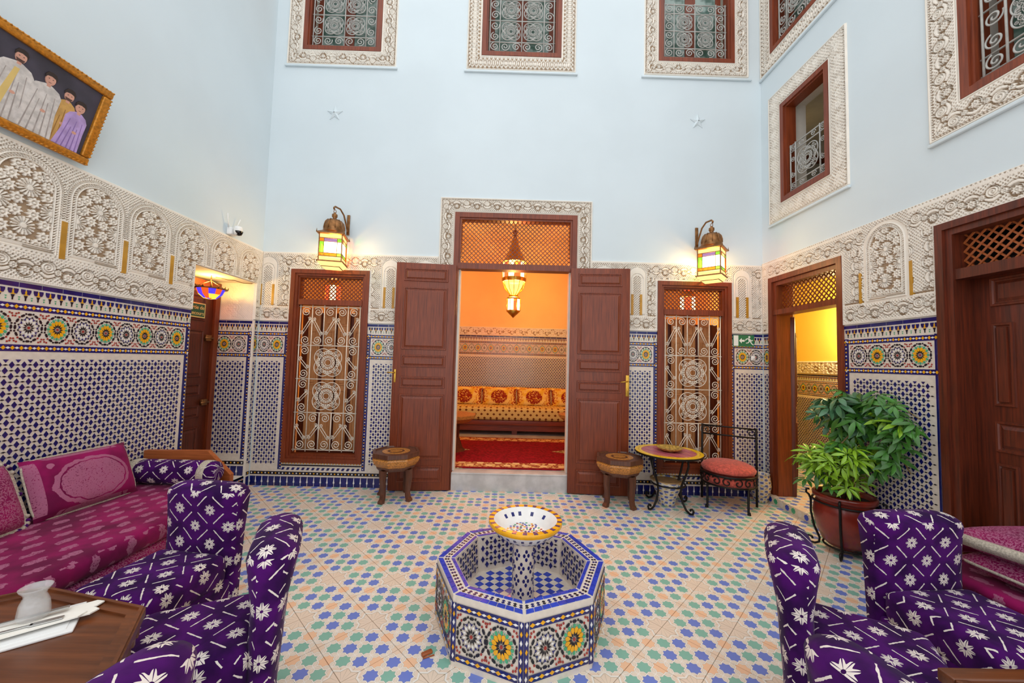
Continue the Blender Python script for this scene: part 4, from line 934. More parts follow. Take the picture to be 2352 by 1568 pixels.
for k in range(12):
    a0, a1 = 2*PI*k/12, 2*PI*(k+1)/12; c0, s0, c1, s1 = math.cos(a0), math.sin(a0), math.cos(a1), math.sin(a1)
    mb = MB(); mb.quad([(0.19*c0, 0.19*s0, 0.64), (0.19*c1, 0.19*s1, 0.64), (0.19*c1, 0.19*s1, 0.92), (0.19*c0, 0.19*s0, 0.92)]); obj('glass_pane', mb, gr_ if k % 2 else gl, ch)
    mb = MB(); mb.quad([(0.055*c0, 0.055*s0, 0.38), (0.055*c1, 0.055*s1, 0.38), (0.185*c1, 0.185*s1, 0.60), (0.185*c0, 0.185*s0, 0.60)]); obj('glass_pane', mb, gy_, ch)
    mb = MB(); mb.quad([(0.105*c0, 0.105*s0, 0.11), (0.105*c1, 0.105*s1, 0.11), (0.105*c1, 0.105*s1, 0.30), (0.105*c0, 0.105*s0, 0.30)]); obj('glass_pane', mb, gr_ if k % 3 == 0 else gl, ch)
WARM = (1.0, 0.74, 0.38)
lamp('bulb', (0, 0, 0.76), 190, WARM, 0.10, ch); lamp('bulb', (0, 0, 0.20), 120, WARM, 0.06, ch)

def pendant(x, y, z, label):
    t = thing('pendant_lamp', label, 'lamp', (x, y, z), 0, 'pendant lamps in the salon')
    mb = MB(); mb.tube([(0, 0, 0.50), (0, 0, SZ-z)], 0.006, 6); mb.lathe([(0.012, 0.50), (0.05, 0.42), (0.10, 0.34), (0.125, 0.30), (0.12, 0.285)], 16); mb.lathe([(0.12, 0.02), (0.125, 0.0), (0.07, -0.06), (0.0, -0.10)], 16)
    for k in range(8): a = 2*PI*k/8; mb.tube([(0.122*math.cos(a), 0.122*math.sin(a), 0.0), (0.122*math.cos(a), 0.122*math.sin(a), 0.30)], 0.006, 5)
    obj('brass_frame', mb, MAT['brass'], t)
    for k in range(8):
        a0, a1 = 2*PI*k/8, 2*PI*(k+1)/8; mb = MB(); mb.quad([(0.115*math.cos(a0), 0.115*math.sin(a0), 0.01), (0.115*math.cos(a1), 0.115*math.sin(a1), 0.01), (0.115*math.cos(a1), 0.115*math.sin(a1), 0.285), (0.115*math.cos(a0), 0.115*math.sin(a0), 0.285)]); obj('glass_pane', mb, gr_ if k % 2 else gl, t)
    lamp('bulb', (0, 0, 0.15), 55, WARM, 0.06, t)
pendant(-2.77, 5.90, 2.42, 'glass pendant lamp seen through the lattice above the left barred window'); pendant(2.80, 5.90, 2.40, 'glass pendant lamp seen through the lattice above the right barred window')

# ------------------------------------------------------------------ hall beyond the right doorway
HX, HZ = 4.66, 0.09
mb = MB(); mb.b2((XR+0.0, 3.2, -0.05), (HX+0.1, 9.0, HZ)); mb.b2((XR-0.06, HALL[0]-0.0, 0.0), (XR+0.0, HALL[1], HZ-0.0005)); hf = tag(obj('floor_hall', mb, MAT['floor']), 'raised tiled floor of the hall beyond the right doorway', kind='structure')
mb = MB(); mb.b2((-HALL[1], 0.002, 0.0), (-HALL[0], HZ-0.004, 0.006)); rb = obj('riser_board', mb, MAT['grout'], hf, wallM('right', XR-0.06))
for k in range(11):
    mb = MB(); R_ = 0.034; mb.prism([((R_ if i % 2 == 0 else R_*0.765)*math.cos(i*PI/8), (R_ if i % 2 == 0 else R_*0.765)*math.sin(i*PI/8)) for i in range(16)], 0.005, 0.0075, (7, 4, 0)[k % 3]); obj('star_tile', mb, ZM, hf, wallM('right', XR-0.06) @ T(-HALL[1]+0.06+k*0.092, 0.045))
mb = MB(); mb.b2((HX, 3.2, HZ), (HX+0.1, 9.0, 3.7)); hw = tag(obj('wall_hall', mb, MAT['yellow_paint']), 'yellow hall wall with tile dado beyond the doorway', kind='structure')
mb = MB(); mb.b2((XR+0.30, 8.6, HZ), (HX, 8.7, 3.7)); mb.b2((XR+0.30, 3.2, HZ), (HX, 3.3, 3.7)); mb.b2((XR+0.30, 3.2, 3.6), (HX+0.1, 9.0, 3.7)); mb.b2((XR+0.25, D+0.34, HZ), (XR+0.31, 9.0, 3.7)); tag(obj('wall_hall_ends', mb, MAT['yellow_paint']), 'yellow end walls and ceiling of the hall', kind='structure')
dado(hw, 'right', HX, -6.9, -4.2, floor_z=HZ, eb=(False, False), top=1.53, sc=0.72)
relief('carved_plaster', hw, 'right', HX, -6.9, -4.2, 1.535, 1.73, 0.011, lambda u, v: np.maximum(scroll(u, v-1.632, 0.07, 0.25), rib(v, 1.71, 1.73)), depth=0.02)
hl = thing('hall_lamp', 'small wall lamp lighting the yellow hall', 'lamp', (HX-0.10, 4.35, 2.35)); mb = MB(); mb.lathe([(0.0, 0.10), (0.05, 0.08), (0.07, 0.0), (0.05, -0.08), (0.0, -0.10)], 12); obj('shade', mb, glow('hall_lamp_glass', (1.0, 0.72, 0.30, 1), 3.0, 0.4), hl); mb = MB(); mb.bev((0.03, -0.03, -0.05), (0.10, 0.03, 0.05), 0.01); obj('wall_plate', mb, MAT['brass'], hl)
lamp('bulb', (-0.12, 0.5, -0.1), 62, (1.0, 0.78, 0.42), 0.08, hl)

# ------------------------------------------------------------------ fountain
FX, FY, FR, FH, FI = 0.113, 2.449, 0.525, 0.361, 0.415
ft = thing('fountain', 'octagonal tiled fountain with a bowl on a stem in the middle of the courtyard', 'fountain', (FX, FY, 0))
V8 = lambda r, z: [(r*math.sin(k*PI/4), -r*math.cos(k*PI/4), z) for k in range(8)]
FZ = 0.13
mb = MB(); o_, i_, fb = V8(FR, FH), V8(FI, FH), V8(FI-0.02, FZ); ob = V8(FR, 0.0); vs = o_+i_+fb+ob; fs = []
for k in range(8):
    j = (k+1) % 8; fs += [(k, j, 8+j, 8+k), (8+k, 8+j, 16+j, 16+k), (24+k, 24+j, j, k)]
fs.append(tuple(16+k for k in range(8))); mb.add(vs, fs); basin = obj('basin', mb, MAT['cream'], ft)
for k in range(8):
    am = (k+0.5)*PI/4; ap = FR*math.cos(PI/8); L = 2*FR*math.sin(PI/8)
    M = Matrix.Translation((ap*math.sin(am), -ap*math.cos(am), 0)) @ RZ(am) @ RX(PI/2)      # local x along the side, y up, z out
    mb = MB(); hband(mb, -L/2+0.028, L/2-0.028, FH-0.072, FH-0.036, 0.05); hband(mb, -L/2+0.028, L/2-0.028, 0.035, 0.070, 0.05)
    for sg in (-1, 1): mb.prism(rect(sg*L/2-(0.024 if sg > 0 else 0), sg*L/2+(0.024 if sg < 0 else 0), 0.03, FH-0.035), 0.003, 0.0056, BL)
    for q in range(7): 
        for sg in (-1, 1): mb.prism(loz((sg*(L/2-0.012), 0.06+q*0.042), 0.014, 0.03), Z0, Z1, YE if q % 2 else WH)
    o = obj('side_mosaic', mb, ZM, basin, M); o['kind'] = 'stuff'
    for q, kd in ((-1, 'dark'), (1, 'yellow')): place('rosette', ROS[kd], basin, M @ T(q*0.0845, 0.180) @ SCL(1.13, 1.28, 1))
    # rim: row of blue tiles outside, diamonds, row of blue tiles inside
    R = Matrix.Translation((0, 0, FH)) @ RZ(am)                                             # local -y outwards
    def row(r0, r1, n, mi, gap=0.004):
        for q in range(n):
            t0, t1 = -1+2*q/n, -1+2*(q+1)/n; e = lambda r, t: (r*math.sin(PI/8)*t*0.96, -r*math.cos(PI/8))
            m_ = MB(); a0, a1, b1, b0 = e(r1, t0), e(r1, t1), e(r0, t1), e(r0, t0); h = gap/2
            m_.prism([(a0[0]+h, a0[1]+h), (a1[0]-h, a1[1]+h), (b1[0]-h, b1[1]-h), (b0[0]+h, b0[1]-h)], 0.0, 0.0035+random.uniform(0, 0.0012), mi); obj('rim_tile', m_, ZM, ft, R)
    row(FR-0.036, FR-0.002, 8, BR); row(FI+0.002, FI+0.026, 6, BR)
    mb = MB()
    for jr, rr in enumerate((FR-0.050, FR-0.066)):
        n = 11-jr
        for q in range(n+(jr % 2)):
            t = -1+2*(q+0.5)/(n+(jr % 2)); mb.prism(loz((rr*math.sin(PI/8)*t, -rr*math.cos(PI/8)), 0.021, 0.016), 0.0, 0.002, BL if q % 3 else BK)
    o = obj('rim_mosaic', mb, ZM, ft, R); o['kind'] = 'stuff'
    # inside face lozenges
    ai = ((FI-0.02)-FZ*0.0866)*math.cos(PI/8); Li = 2*(FI-0.015)*math.sin(PI/8); Mi = Matrix.Translation((ai*math.sin(am), -ai*math.cos(am), 0)) @ RZ(am+PI) @ RX(PI/2-math.atan(0.08)) @ T(0, 0, -0.002)
    mb = MB(); lozenges(mb, -Li/2, Li/2, FZ-0.01, FH-0.012, 0.0615, 0.072); o = obj('inner_mosaic', mb, ZM, basin, Mi); o['kind'] = 'stuff'
mb = MB(); k_ = 0.033
for i in range(-12, 13):
    for j in range(-12, 13):
        if (i+j) % 2 or i % 2: continue
        x, y = i*k_, j*k_
        if max(abs(x*math.cos(a)+y*math.sin(a)) for a in [PI/8+q*PI/4 for q in range(4)]) < (FI-0.05)*math.cos(PI/8): mb.prism(loz((x, y), 0.062, 0.062), FZ, FZ+0.002, BR)
o = obj('floor_mosaic', mb, ZM, ft); o['kind'] = 'stuff'
mb = MB(); mb.lathe([(0.073, FZ), (0.068, FZ+0.05), (0.066, 0.485)], 20, (0.015, 0, 0)); stem = obj('stem', mb, MAT['cream'], ft)
mb = MB()
for r in range(4):
    for q in range(7):
        a = 2*PI*(q+0.5*(r % 2))/7; z = FZ+0.06+r*0.075
        for da, dz, w_, h_ in ((0, 0.024, 0.018, 0.026), (0, -0.024, 0.018, 0.026), (0.2, 0, 0.016, 0.024), (-0.2, 0, 0.016, 0.024)):
            M = Matrix.Translation((0.015, 0, z+dz)) @ RZ(a+da+PI/2) @ RX(PI/2) @ T(0, 0, 0.0675); mb.prism(ngon((0, 0), 0.011, 6), -0.003, 0.0015, BL, M @ SCL(0.8, 1.1, 1))
o = obj('stem_mosaic', mb, ZM, stem); o['kind'] = 'stuff'
mb = MB(); mb.lathe([(0.066, 0.478), (0.120, 0.496), (0.175, 0.533), (0.210, 0.570), (0.228, 0.596), (0.228, 0.612), (0.198, 0.612), (0.165, 0.578), (0.130, 0.546), (0.115, 0.540), (0.0, 0.538)], 40, (0.022, 0, 0)); bowl = obj('bowl', mb, MAT['white'], ft)
for q in range(44):
    a0, a1 = 2*PI*(q+(0.0 if q % 2 else 0.2))/44+0.005, 2*PI*(q+1+(0.2 if q % 2 else 0.0))/44-0.005; m_ = MB(); e = lambda r, a: (0.022+r*math.cos(a), r*math.sin(a)); m_.prism([e(0.200, a0), e(0.2295, a0), e(0.2295, a1), e(0.200, a1)], 0.600, 0.6145, YE if q % 2 else BL); obj('rim_tile', m_, ZM, bowl)
mb = MB(); mb.lathe([(0.222, 0.580), (0.2300, 0.592), (0.2310, 0.611), (0.2285, 0.6125)], 40, (0.022, 0, 0)); obj('rim_band', mb, MAT['yellow'], bowl)
mb = MB()
for q in range(26):
    a = 2*PI*q/26
    for (r, z, sl) in ((0.1925, 0.5515, 0.785), (0.1475, 0.5145, 1.0)): 
        M = Matrix.Translation((0.022, 0, 0)) @ RZ(a) @ Matrix.Translation((r, 0, z)) @ RY(PI/2+sl); mb.prism(rect(-0.013, 0.013, -0.008, 0.008), -0.006, 0.0015, BL, M)
for a in (0.7, 1.25, 1.75, 2.05, 2.4, 3.6, 5.9): 
    M = Matrix.Translation((0.022, 0, 0)) @ RZ(a) @ Matrix.Translation((0.166, 0, 0.579)) @ RY(-0.79); mb.prism(rect(-0.014, 0.014, -0.010, 0.010), -0.004, 0.0012, BL, M)
for q in range(96):
    a = q*2.4; r = 0.0121*math.sqrt(q); mb.prism(ngon((0.022+r*math.cos(a), r*math.sin(a)), 0.0082, 6, a), 0.536, 0.5415, (WH, YE, BL, GR, RE, BR)[q % 6])
o = obj('bowl_mosaic', mb, ZM, bowl); o['kind'] = 'stuff'
mb = MB(); mb.bev((-0.03, -0.012, 0), (0.03, 0.012, 0.016), 0.005); mb.tube([(-0.03, -0.02, 0.004), (0.03, -0.03, 0.004)], 0.004, 5)
tag(obj('wood_scrap', mb, MAT['honey'], None, T(-0.40, 2.15, 0) @ RZ(0.6)), 'small broken wood scrap on the floor left of the fountain', 'scrap')

# ------------------------------------------------------------------ purple chairs
def bend_mesh(mb, f): mb.v = [tuple(f(Vector(p))) for p in mb.v]
def chair(x, y, rz, label, w=0.48):
    """slip-covered chair; front towards local -y, back at y=0"""
    c = thing('dining_chair', label, 'chair', (x, y, 0), rz, 'purple slip-covered chairs')
    b2 = MB(); nx, nz = 14, 26
    def prof(t):      # section of the back: front and rear surface, rolled top
        z = 0.04+0.725*t; thick = 0.075+0.05*max(0, (t-0.72)/0.28); return z, -thick*0.62, thick*0.55+0.05*t
    for sgn in (0, 1):
        vs = []
        for j in range(nz+1):
            z, f_, r_ = prof(j/nz)
            for i in range(nx+1):
                u = -1+2*i/nx; ed = (1-abs(u)**6*0.65); yv = f_*ed if sgn == 0 else r_-(r_-f_)*0.25*(abs(u)**6)
                yv += -0.012*math.cos(u*PI/2)*(math.sin(j/nz*PI)**2) if sgn == 0 else 0
                vs.append((u*w/2*(1-0.012*math.sin(j/nz*PI)), yv+0.0, z))
        fs = [(j*(nx+1)+i, j*(nx+1)+i+1, (j+1)*(nx+1)+i+1, (j+1)*(nx+1)+i) for j in range(nz) for i in range(nx)]
        if sgn: fs = [f[::-1] for f in fs]
        b2.add(vs, fs, 0, True)
    K = (nx+1)*(nz+1)
    for j in range(nz):        # sides
        for (i, fl) in ((0, 0), (nx, 1)):
            a, b_ = j*(nx+1)+i, (j+1)*(nx+1)+i; q = [a, b_, K+b_, K+a]; b2.f.append(q if not fl else q[::-1]); b2.m.append(0); b2.s.append(True)
    nr = 6; base = nz*(nx+1); prev = [base+i for i in range(nx+1)]
    for k in range(1, nr):
        cur = []
        for i in range(nx+1):
            pf, pr = Vector(b2.v[base+i]), Vector(b2.v[K+base+i]); m = (pf+pr)/2; h = (pr-pf)/2; a = PI*k/nr
            p = m-h*math.cos(a)+Vector((0, 0, 1))*h.length*0.62*math.sin(a)*(1-0.06*abs(-1+2*i/nx)**4); cur.append(len(b2.v)); b2.v.append(tuple(p))
        for i in range(nx): b2.f.append([prev[i], prev[i+1], cur[i+1], cur[i]]); b2.m.append(0); b2.s.append(True)
        prev = cur
    for e_ in (0, nx):
        loop = [base+e_]+[K+(nx+1)*(nz+1)+(k-1)*(nx+1)+e_ for k in range(1, nr)]+[K+base+e_]; b2.f.append(loop if e_ == 0 else loop[::-1]); b2.m.append(0); b2.s.append(True)
    for i in range(nx): b2.f.append([prev[i], prev[i+1], K+base+i+1, K+base+i]); b2.m.append(0); b2.s.append(True)
    obj('backrest', b2, MAT['purple'], c)
    mb = MB(); mb.bev((-w/2+0.006, -0.50, 0.27), (w/2-0.006, -0.035, 0.455), 0.06, seg=5); obj('seat', mb, MAT['purple'], c)
    mb = MB(); mb.bev((-w/2+0.012, -0.48, 0.045), (w/2-0.012, -0.02, 0.30), 0.02, seg=2); obj('skirt', mb, MAT['purple'], c)
    for sx in (-1, 1):
        for yy in (-0.45, -0.02):
            mb = MB(); mb.bev((sx*(w/2-0.045)-0.018, yy-0.018, 0.0), (sx*(w/2-0.045)+0.018, yy+0.018, 0.07), 0.004); obj('leg', mb, MAT['darkwood'], c)
    return c
def face(dx, dy): return math.atan2(dx, -dy)        # rotation that turns local -y towards (dx, dy)
chair(-1.80, 2.345, face(-0.14, -0.99), 'purple chair in front of the bolster, left of the fountain', 0.47)
chair(-1.045, 1.765, face(-0.90, -0.43), 'purple chair seen edge-on at the right of the octagonal table', 0.48)
chair(-0.955, 0.885, face(-0.985, 0.17), 'purple chair cut off by the lower picture edge by the octagonal table', 0.48)
chair(1.36, 1.80, face(0.84, -0.54), 'purple chair seen edge-on, right of the fountain', 0.50)
chair(2.27, 2.125, face(0.07, -0.99), 'purple chair facing the camera in front of the plant pot', 0.53)
chair(1.03, 0.965, face(0.985, 0.17), 'purple chair cut off by the lower picture edge, right side', 0.48)

# ------------------------------------------------------------------ tables in the foreground
TZ = 0.62
def octagon_table():
    V1, V2 = Vector((-1.885, 1.642)), Vector((-1.375, 1.530)); e = (V2-V1); L = e.length; ed = e.normalized(); nrm = Vector((ed.y, -ed.x))
    if nrm.y > 0: nrm = -nrm
    R = L/(2*math.sin(PI/8)); ap = R*math.cos(PI/8); c = (V1+V2)/2+nrm*ap; ph = math.atan2(V1.y-c.y, V1.x-c.x)
    t = thing('octagonal_table', 'octagonal wooden table with raised rim at the lower left corner', 'table', (c.x, c.y, 0))
    pol = lambda r: [(r*math.cos(ph-k*PI/4), r*math.sin(ph-k*PI/4)) for k in range(8)][::-1]
    mb = MB(); mb.prism(pol(R-0.05), TZ-0.03, TZ-0.012, 0, None, True); obj('table_top', mb, MAT['table'], t)
    po, pi_ = pol(R), pol(R-0.055)
    for k in range(8):
        j = (k+1) % 8; mb = MB(); q = [po[k], po[j], pi_[j], pi_[k]]; mb.prism(q, TZ-0.035, TZ-0.004, 0, None, True); q2 = [tuple(np.array(po[k])*0.99), tuple(np.array(po[j])*0.99), tuple(np.array(po[j])*0.972), tuple(np.array(po[k])*0.972)]; mb.prism(q2, TZ-0.004, TZ+0.004, 0); obj('rim_board', mb, MAT['table'], t)
        M_ = MB(); a, b_ = Vector(po[k])*0.965, Vector(po[j])*0.965; M_.prism([tuple(a), tuple(b_), tuple(b_*0.97), tuple(a*0.97)], TZ-0.095, TZ-0.035, 0, None, True)
        for q in range(9): p_ = a.lerp(b_, (q+0.5)/9)*1.0; M_.prism(ngon(p_, 0.016, 6), TZ-0.088, TZ-0.045, 0)
        obj('apron', M_, MAT['table'], t)
    for k in range(0, 8, 2):
        p_ = Vector(po[k])*0.62; mb = MB(); mb.lathe([(0.035, TZ-0.12), (0.045, TZ-0.2), (0.028, 0.30), (0.04, 0.12), (0.026, 0.0)], 10, (p_.x, p_.y, 0)); obj('leg', mb, MAT['darkwood'], t)
    return t
octagon_table()
# plate of folded papers with a glass
MAT['paper'] = pmat('white_paper', S(246, 242, 232), 0.6, var=0.02)
MAT['steel'] = pmat('brushed_steel', S(190, 190, 188), 0.25, metal=0.9, var=0.0)
mb = MB(); mb.bev((-0.15, -0.10, 0.0), (0.15, 0.10, 0.010), 0.004); mb.bev((-0.13, -0.08, 0.009), (0.13, 0.08, 0.0125), 0.0015)
PA = math.radians(38); PC = (-1.685, 1.385)
tag(obj('serving_plate', mb, MAT['plastic'], None, T(PC[0], PC[1], TZ-0.012) @ RZ(PA)), 'flat white plate on the octagonal table under napkins', 'plate')
nk = thing('napkin_stack', 'folded white paper napkins on the plate beneath the glass', 'napkin', (PC[0], PC[1], TZ+0.0006), PA)
for q, (dx, dy, rz, s0) in enumerate(((0.03, 0.03, 0.10, 0.31), (0.02, -0.005, -0.06, 0.32), (0.0, -0.03, 0.03, 0.30))):
    mb = MB(); mb.prism([(-s0/2, -0.03), (s0/2, -0.022), (s0/2+0.02, 0.0), (s0/2, 0.024), (-s0/2, 0.032)], 0.0, 0.005, 0, None, True); obj('napkin', mb, MAT['paper'], nk, T(dx, dy, q*0.0055) @ RZ(rz))
for q, (dy, rz) in enumerate(((0.012, 0.02), (-0.016, -0.03))):
    mb = MB(); mb.bev((-0.11, -0.006, 0), (0.06, 0.006, 0.004), 0.0015); mb.bev((0.05, -0.011, 0), (0.13, 0.011, 0.004), 0.0015); tag(obj('cutlery', mb, MAT['steel'], None, T(PC[0]-0.02, PC[1], TZ+0.0175) @ RZ(PA+rz) @ T(0, dy*2.4, 0)), ('steel knife lying on the napkins left of the glass', 'steel fork lying on the napkins in front of the glass')[q], 'cutlery')
mg, b_, nt_ = newmat('cut_glass'); b_.inputs['Roughness'].default_value = 0.08; b_.inputs['Base Color'].default_value = (0.82, 0.83, 0.82, 1); v_ = X.nt.nodes.new('ShaderNodeTexVoronoi'); v_.inputs['Scale'].default_value = 60; X.nt.links.new(coords('Object'), v_.inputs['Vector']); bump(b_, X(v_.outputs[0]), 0.6, 0.004)
tr_ = nt_.nodes.new('ShaderNodeBsdfTransparent'); mx_ = nt_.nodes.new('ShaderNodeMixShader'); mx_.inputs[0].default_value = 0.30; nt_.links.new(tr_.outputs[0], mx_.inputs[1]); nt_.links.new(b_.outputs[0], mx_.inputs[2]); nt_.links.new(mx_.outputs[0], nt_.nodes['Material Output'].inputs[0]); MAT['glass'] = mg
mb = MB(); mb.lathe([(0.0, 0.004), (0.040, 0.0), (0.042, 0.012), (0.038, 0.05), (0.028, 0.075), (0.030, 0.085), (0.040, 0.098), (0.043, 0.105), (0.040, 0.105), (0.028, 0.087), (0.025, 0.075), (0.034, 0.05), (0.036, 0.014), (0.0, 0.012)], 20)
tag(obj('drinking_glass', mb, MAT['glass'], None, T(PC[0]+0.0, PC[1]+0.045, TZ+0.0185)), 'cut glass tumbler standing on the white napkins', 'glass')
# table at the lower right
t = thing('wooden_table', 'wooden table corner with raised rim at the lower right edge', 'table', (1.86, 0.90, 0)); A_, B_ = 0.405, 0.405
mb = MB(); mb.b2((-A_+0.04, -B_+0.04, TZ-0.03), (A_-0.04, B_-0.04, TZ-0.012)); obj('table_top', mb, MAT['table'], t)
for k in range(4):
    mb = MB(); mb.bev((-A_, B_-0.05, TZ-0.04), (A_-0.051, B_, TZ+0.003), 0.006); obj('rim_board', mb, MAT['table'], t, RZ(k*PI/2)); mb = MB(); mb.bev((-A_+0.03, B_-0.05, TZ-0.13), (A_-0.051, B_-0.03, TZ-0.041), 0.004); obj('apron', mb, MAT['darkwood'], t, RZ(k*PI/2))
    mb = MB(); mb.bev((A_-0.08, B_-0.08, 0), (A_-0.03, B_-0.03, TZ-0.04), 0.006); obj('leg', mb, MAT['darkwood'], t, RZ(k*PI/2))

# ------------------------------------------------------------------ left sofa
so = thing('sofa', 'low magenta velvet sofa with wooden end panel along the left wall', 'sofa', (XL+0.02, 3.37, 0))
def wavy(mb, amp, fx=7.0): mb.v = [(p[0]+amp*math.sin(p[1]*fx+p[2]*9), p[1], p[2]+amp*0.6*math.sin(p[1]*fx*0.7+p[0]*5)) for p in mb.v]; return mb
def soft(lo, hi, r, amp=0.01, n=(6, 24)):
    mb = MB(); mb.bev(lo, hi, r, seg=5); return wavy(mb, amp)
obj('seat_mattress', soft((0.02, -2.6, 0.385), (0.955, -0.02, 0.515), 0.055, 0.006), MAT['mag_dash'], so)
obj('lower_mattress', soft((0.02, -2.6, 0.245), (0.945, -0.02, 0.39), 0.05, 0.006), MAT['mag_vine'], so)
mb = MB(); mb.bev((0.06, -2.6, 0.07), (0.90, -0.03, 0.25), 0.02); obj('valance', mb, MAT['mag_dash'], so)
mb = MB(); mb.b2((0.02, -2.62, 0.0), (0.86, 0.0, 0.09)); obj('base_frame', mb, MAT['honey'], so)
mb = MB(); M = Matrix.Translation((0, 0.0, 0)) @ RX(PI/2); mb.prism([(0.0, 0.0), (0.755, 0.0), (0.755, 0.555), (0.545, 0.755), (0.0, 0.745)], -0.045, 0.0, 0, M, True); obj('end_panel', mb, MAT['honey'], so)
bo = thing('bolster', 'purple lattice bolster with cream bands lying against the sofa end panel', 'cushion', (XL+0.42, 3.23, 0.612))
mb = MB(); prof = [(0.0, -0.36), (0.055, -0.365), (0.092, -0.33), (0.098, -0.2), (0.098, 0.2), (0.092, 0.33), (0.055, 0.365), (0.0, 0.36)]; mb.lathe(prof, 24); bm = mb.mesh('cover', MAT['purple'])
uv = bm.uv_layers[0].data
for p_ in bm.polygons:
    aa = [math.atan2(bm.vertices[bm.loops[l].vertex_index].co.y, bm.vertices[bm.loops[l].vertex_index].co.x) for l in p_.loop_indices]
    if max(aa)-min(aa) > PI: aa = [a+2*PI if a < 0 else a for a in aa]
    for l, a in zip(p_.loop_indices, aa): uv[l].uv = (a*0.098, bm.vertices[bm.loops[l].vertex_index].co.z+math.hypot(*bm.vertices[bm.loops[l].vertex_index].co.xy)*0.2)
place('cover', bm, bo, RY(PI/2))
for z in (-0.30, 0.27):
    mb = MB(); mb.lathe([(0.094, z-0.03), (0.1005, z-0.024), (0.1005, z+0.024), (0.094, z+0.03)], 24); obj('band', mb, MAT['trim'], bo, RY(PI/2))
def cushion(name, label, mat, w, h, t_, M, group, trim=None, pom=False):
    c = place(name, pillow_mb(w, h, t_).mesh('cover', mat), None, M); tag(c, label, 'cushion', group)
    if trim:
        pts = [(math.copysign(abs(math.cos(a))**0.25, math.cos(a))*w/2*0.985, math.copysign(abs(math.sin(a))**0.25, math.sin(a))*h/2*0.985, 0) for a in [2*PI*i/64 for i in range(64)]]
        mb = MB(); mb.tube(pts, trim, 6, True); obj('braid', mb, MAT['trim'], c)
        if pom:
            for i in range(0, 64, 2):
                mb = MB(); p_ = pts[i]; mb.lathe([(0.0, 0.014), (0.010, 0.010), (0.014, 0), (0.010, -0.010), (0.0, -0.014)], 8, (p_[0]*1.03, p_[1]*1.03, 0.016)); obj('pompom', mb, MAT['trim'] if i % 4 else MAT['purple'], c)
    return c
GC = 'cushions of the left sofa'
LEAN = lambda y, z, yaw=0.0, tilt=68: T(XL+0.20, y, z) @ RZ(math.radians(90+yaw)) @ RX(math.radians(tilt))
cushion('back_cushion', 'magenta cushion with silver medallion leaning against the tiles beside the bolster', MAT['mag_med'], 0.62, 0.40, 0.17, LEAN(2.745, 0.70, -4), GC, 0.006)
cushion('back_cushion', 'magenta cushion with pompom braid at the left picture edge', MAT['mag_vine'], 0.60, 0.42, 0.18, LEAN(2.10, 0.70, 6), GC, 0.022, True)

# ------------------------------------------------------------------ right seat with a stack of cushions
rs = thing('daybed', 'magenta velvet daybed below the closed door on the right', 'sofa', (2.98, 2.05, 0))
obj('seat_mattress', soft((-0.40, -1.3, 0.20), (0.24, 0.36, 0.42), 0.08, 0.006), MAT['mag_vine'], rs)
obj('top_cover', soft((-0.42, -1.3, 0.40), (0.24, 0.38, 0.47), 0.034, 0.005), MAT['mag_dash'], rs)
mb = MB(); mb.bev((-0.36, -1.28, 0.0), (0.22, 0.33, 0.22), 0.02); obj('base_frame', mb, MAT['darkwood'], rs)
mb = MB(); mb.lathe([(0.0, -0.30), (0.05, -0.29), (0.065, -0.26), (0.065, 0.26), (0.05, 0.29), (0.0, 0.30)], 16); tag(obj('bolster', mb, MAT['mag_plain'], None, T(2.90, 2.46, 0.535) @ RY(PI/2)), 'plain magenta bolster behind the cushion stack', 'cushion')
cushion('stacked_cushion', 'lower magenta vine cushion of the stack on the daybed', MAT['mag_vine'], 0.62, 0.52, 0.13, T(2.93, 2.00, 0.545) @ RZ(0.12) @ RX(0.03), 'cushions stacked on the daybed', 0.008)
cushion('stacked_cushion', 'upper magenta cushion with broad cream braid on the daybed stack', MAT['mag_vine'], 0.64, 0.54, 0.16, T(2.94, 2.02, 0.672) @ RZ(0.05) @ RX(-0.06), 'cushions stacked on the daybed', 0.030)

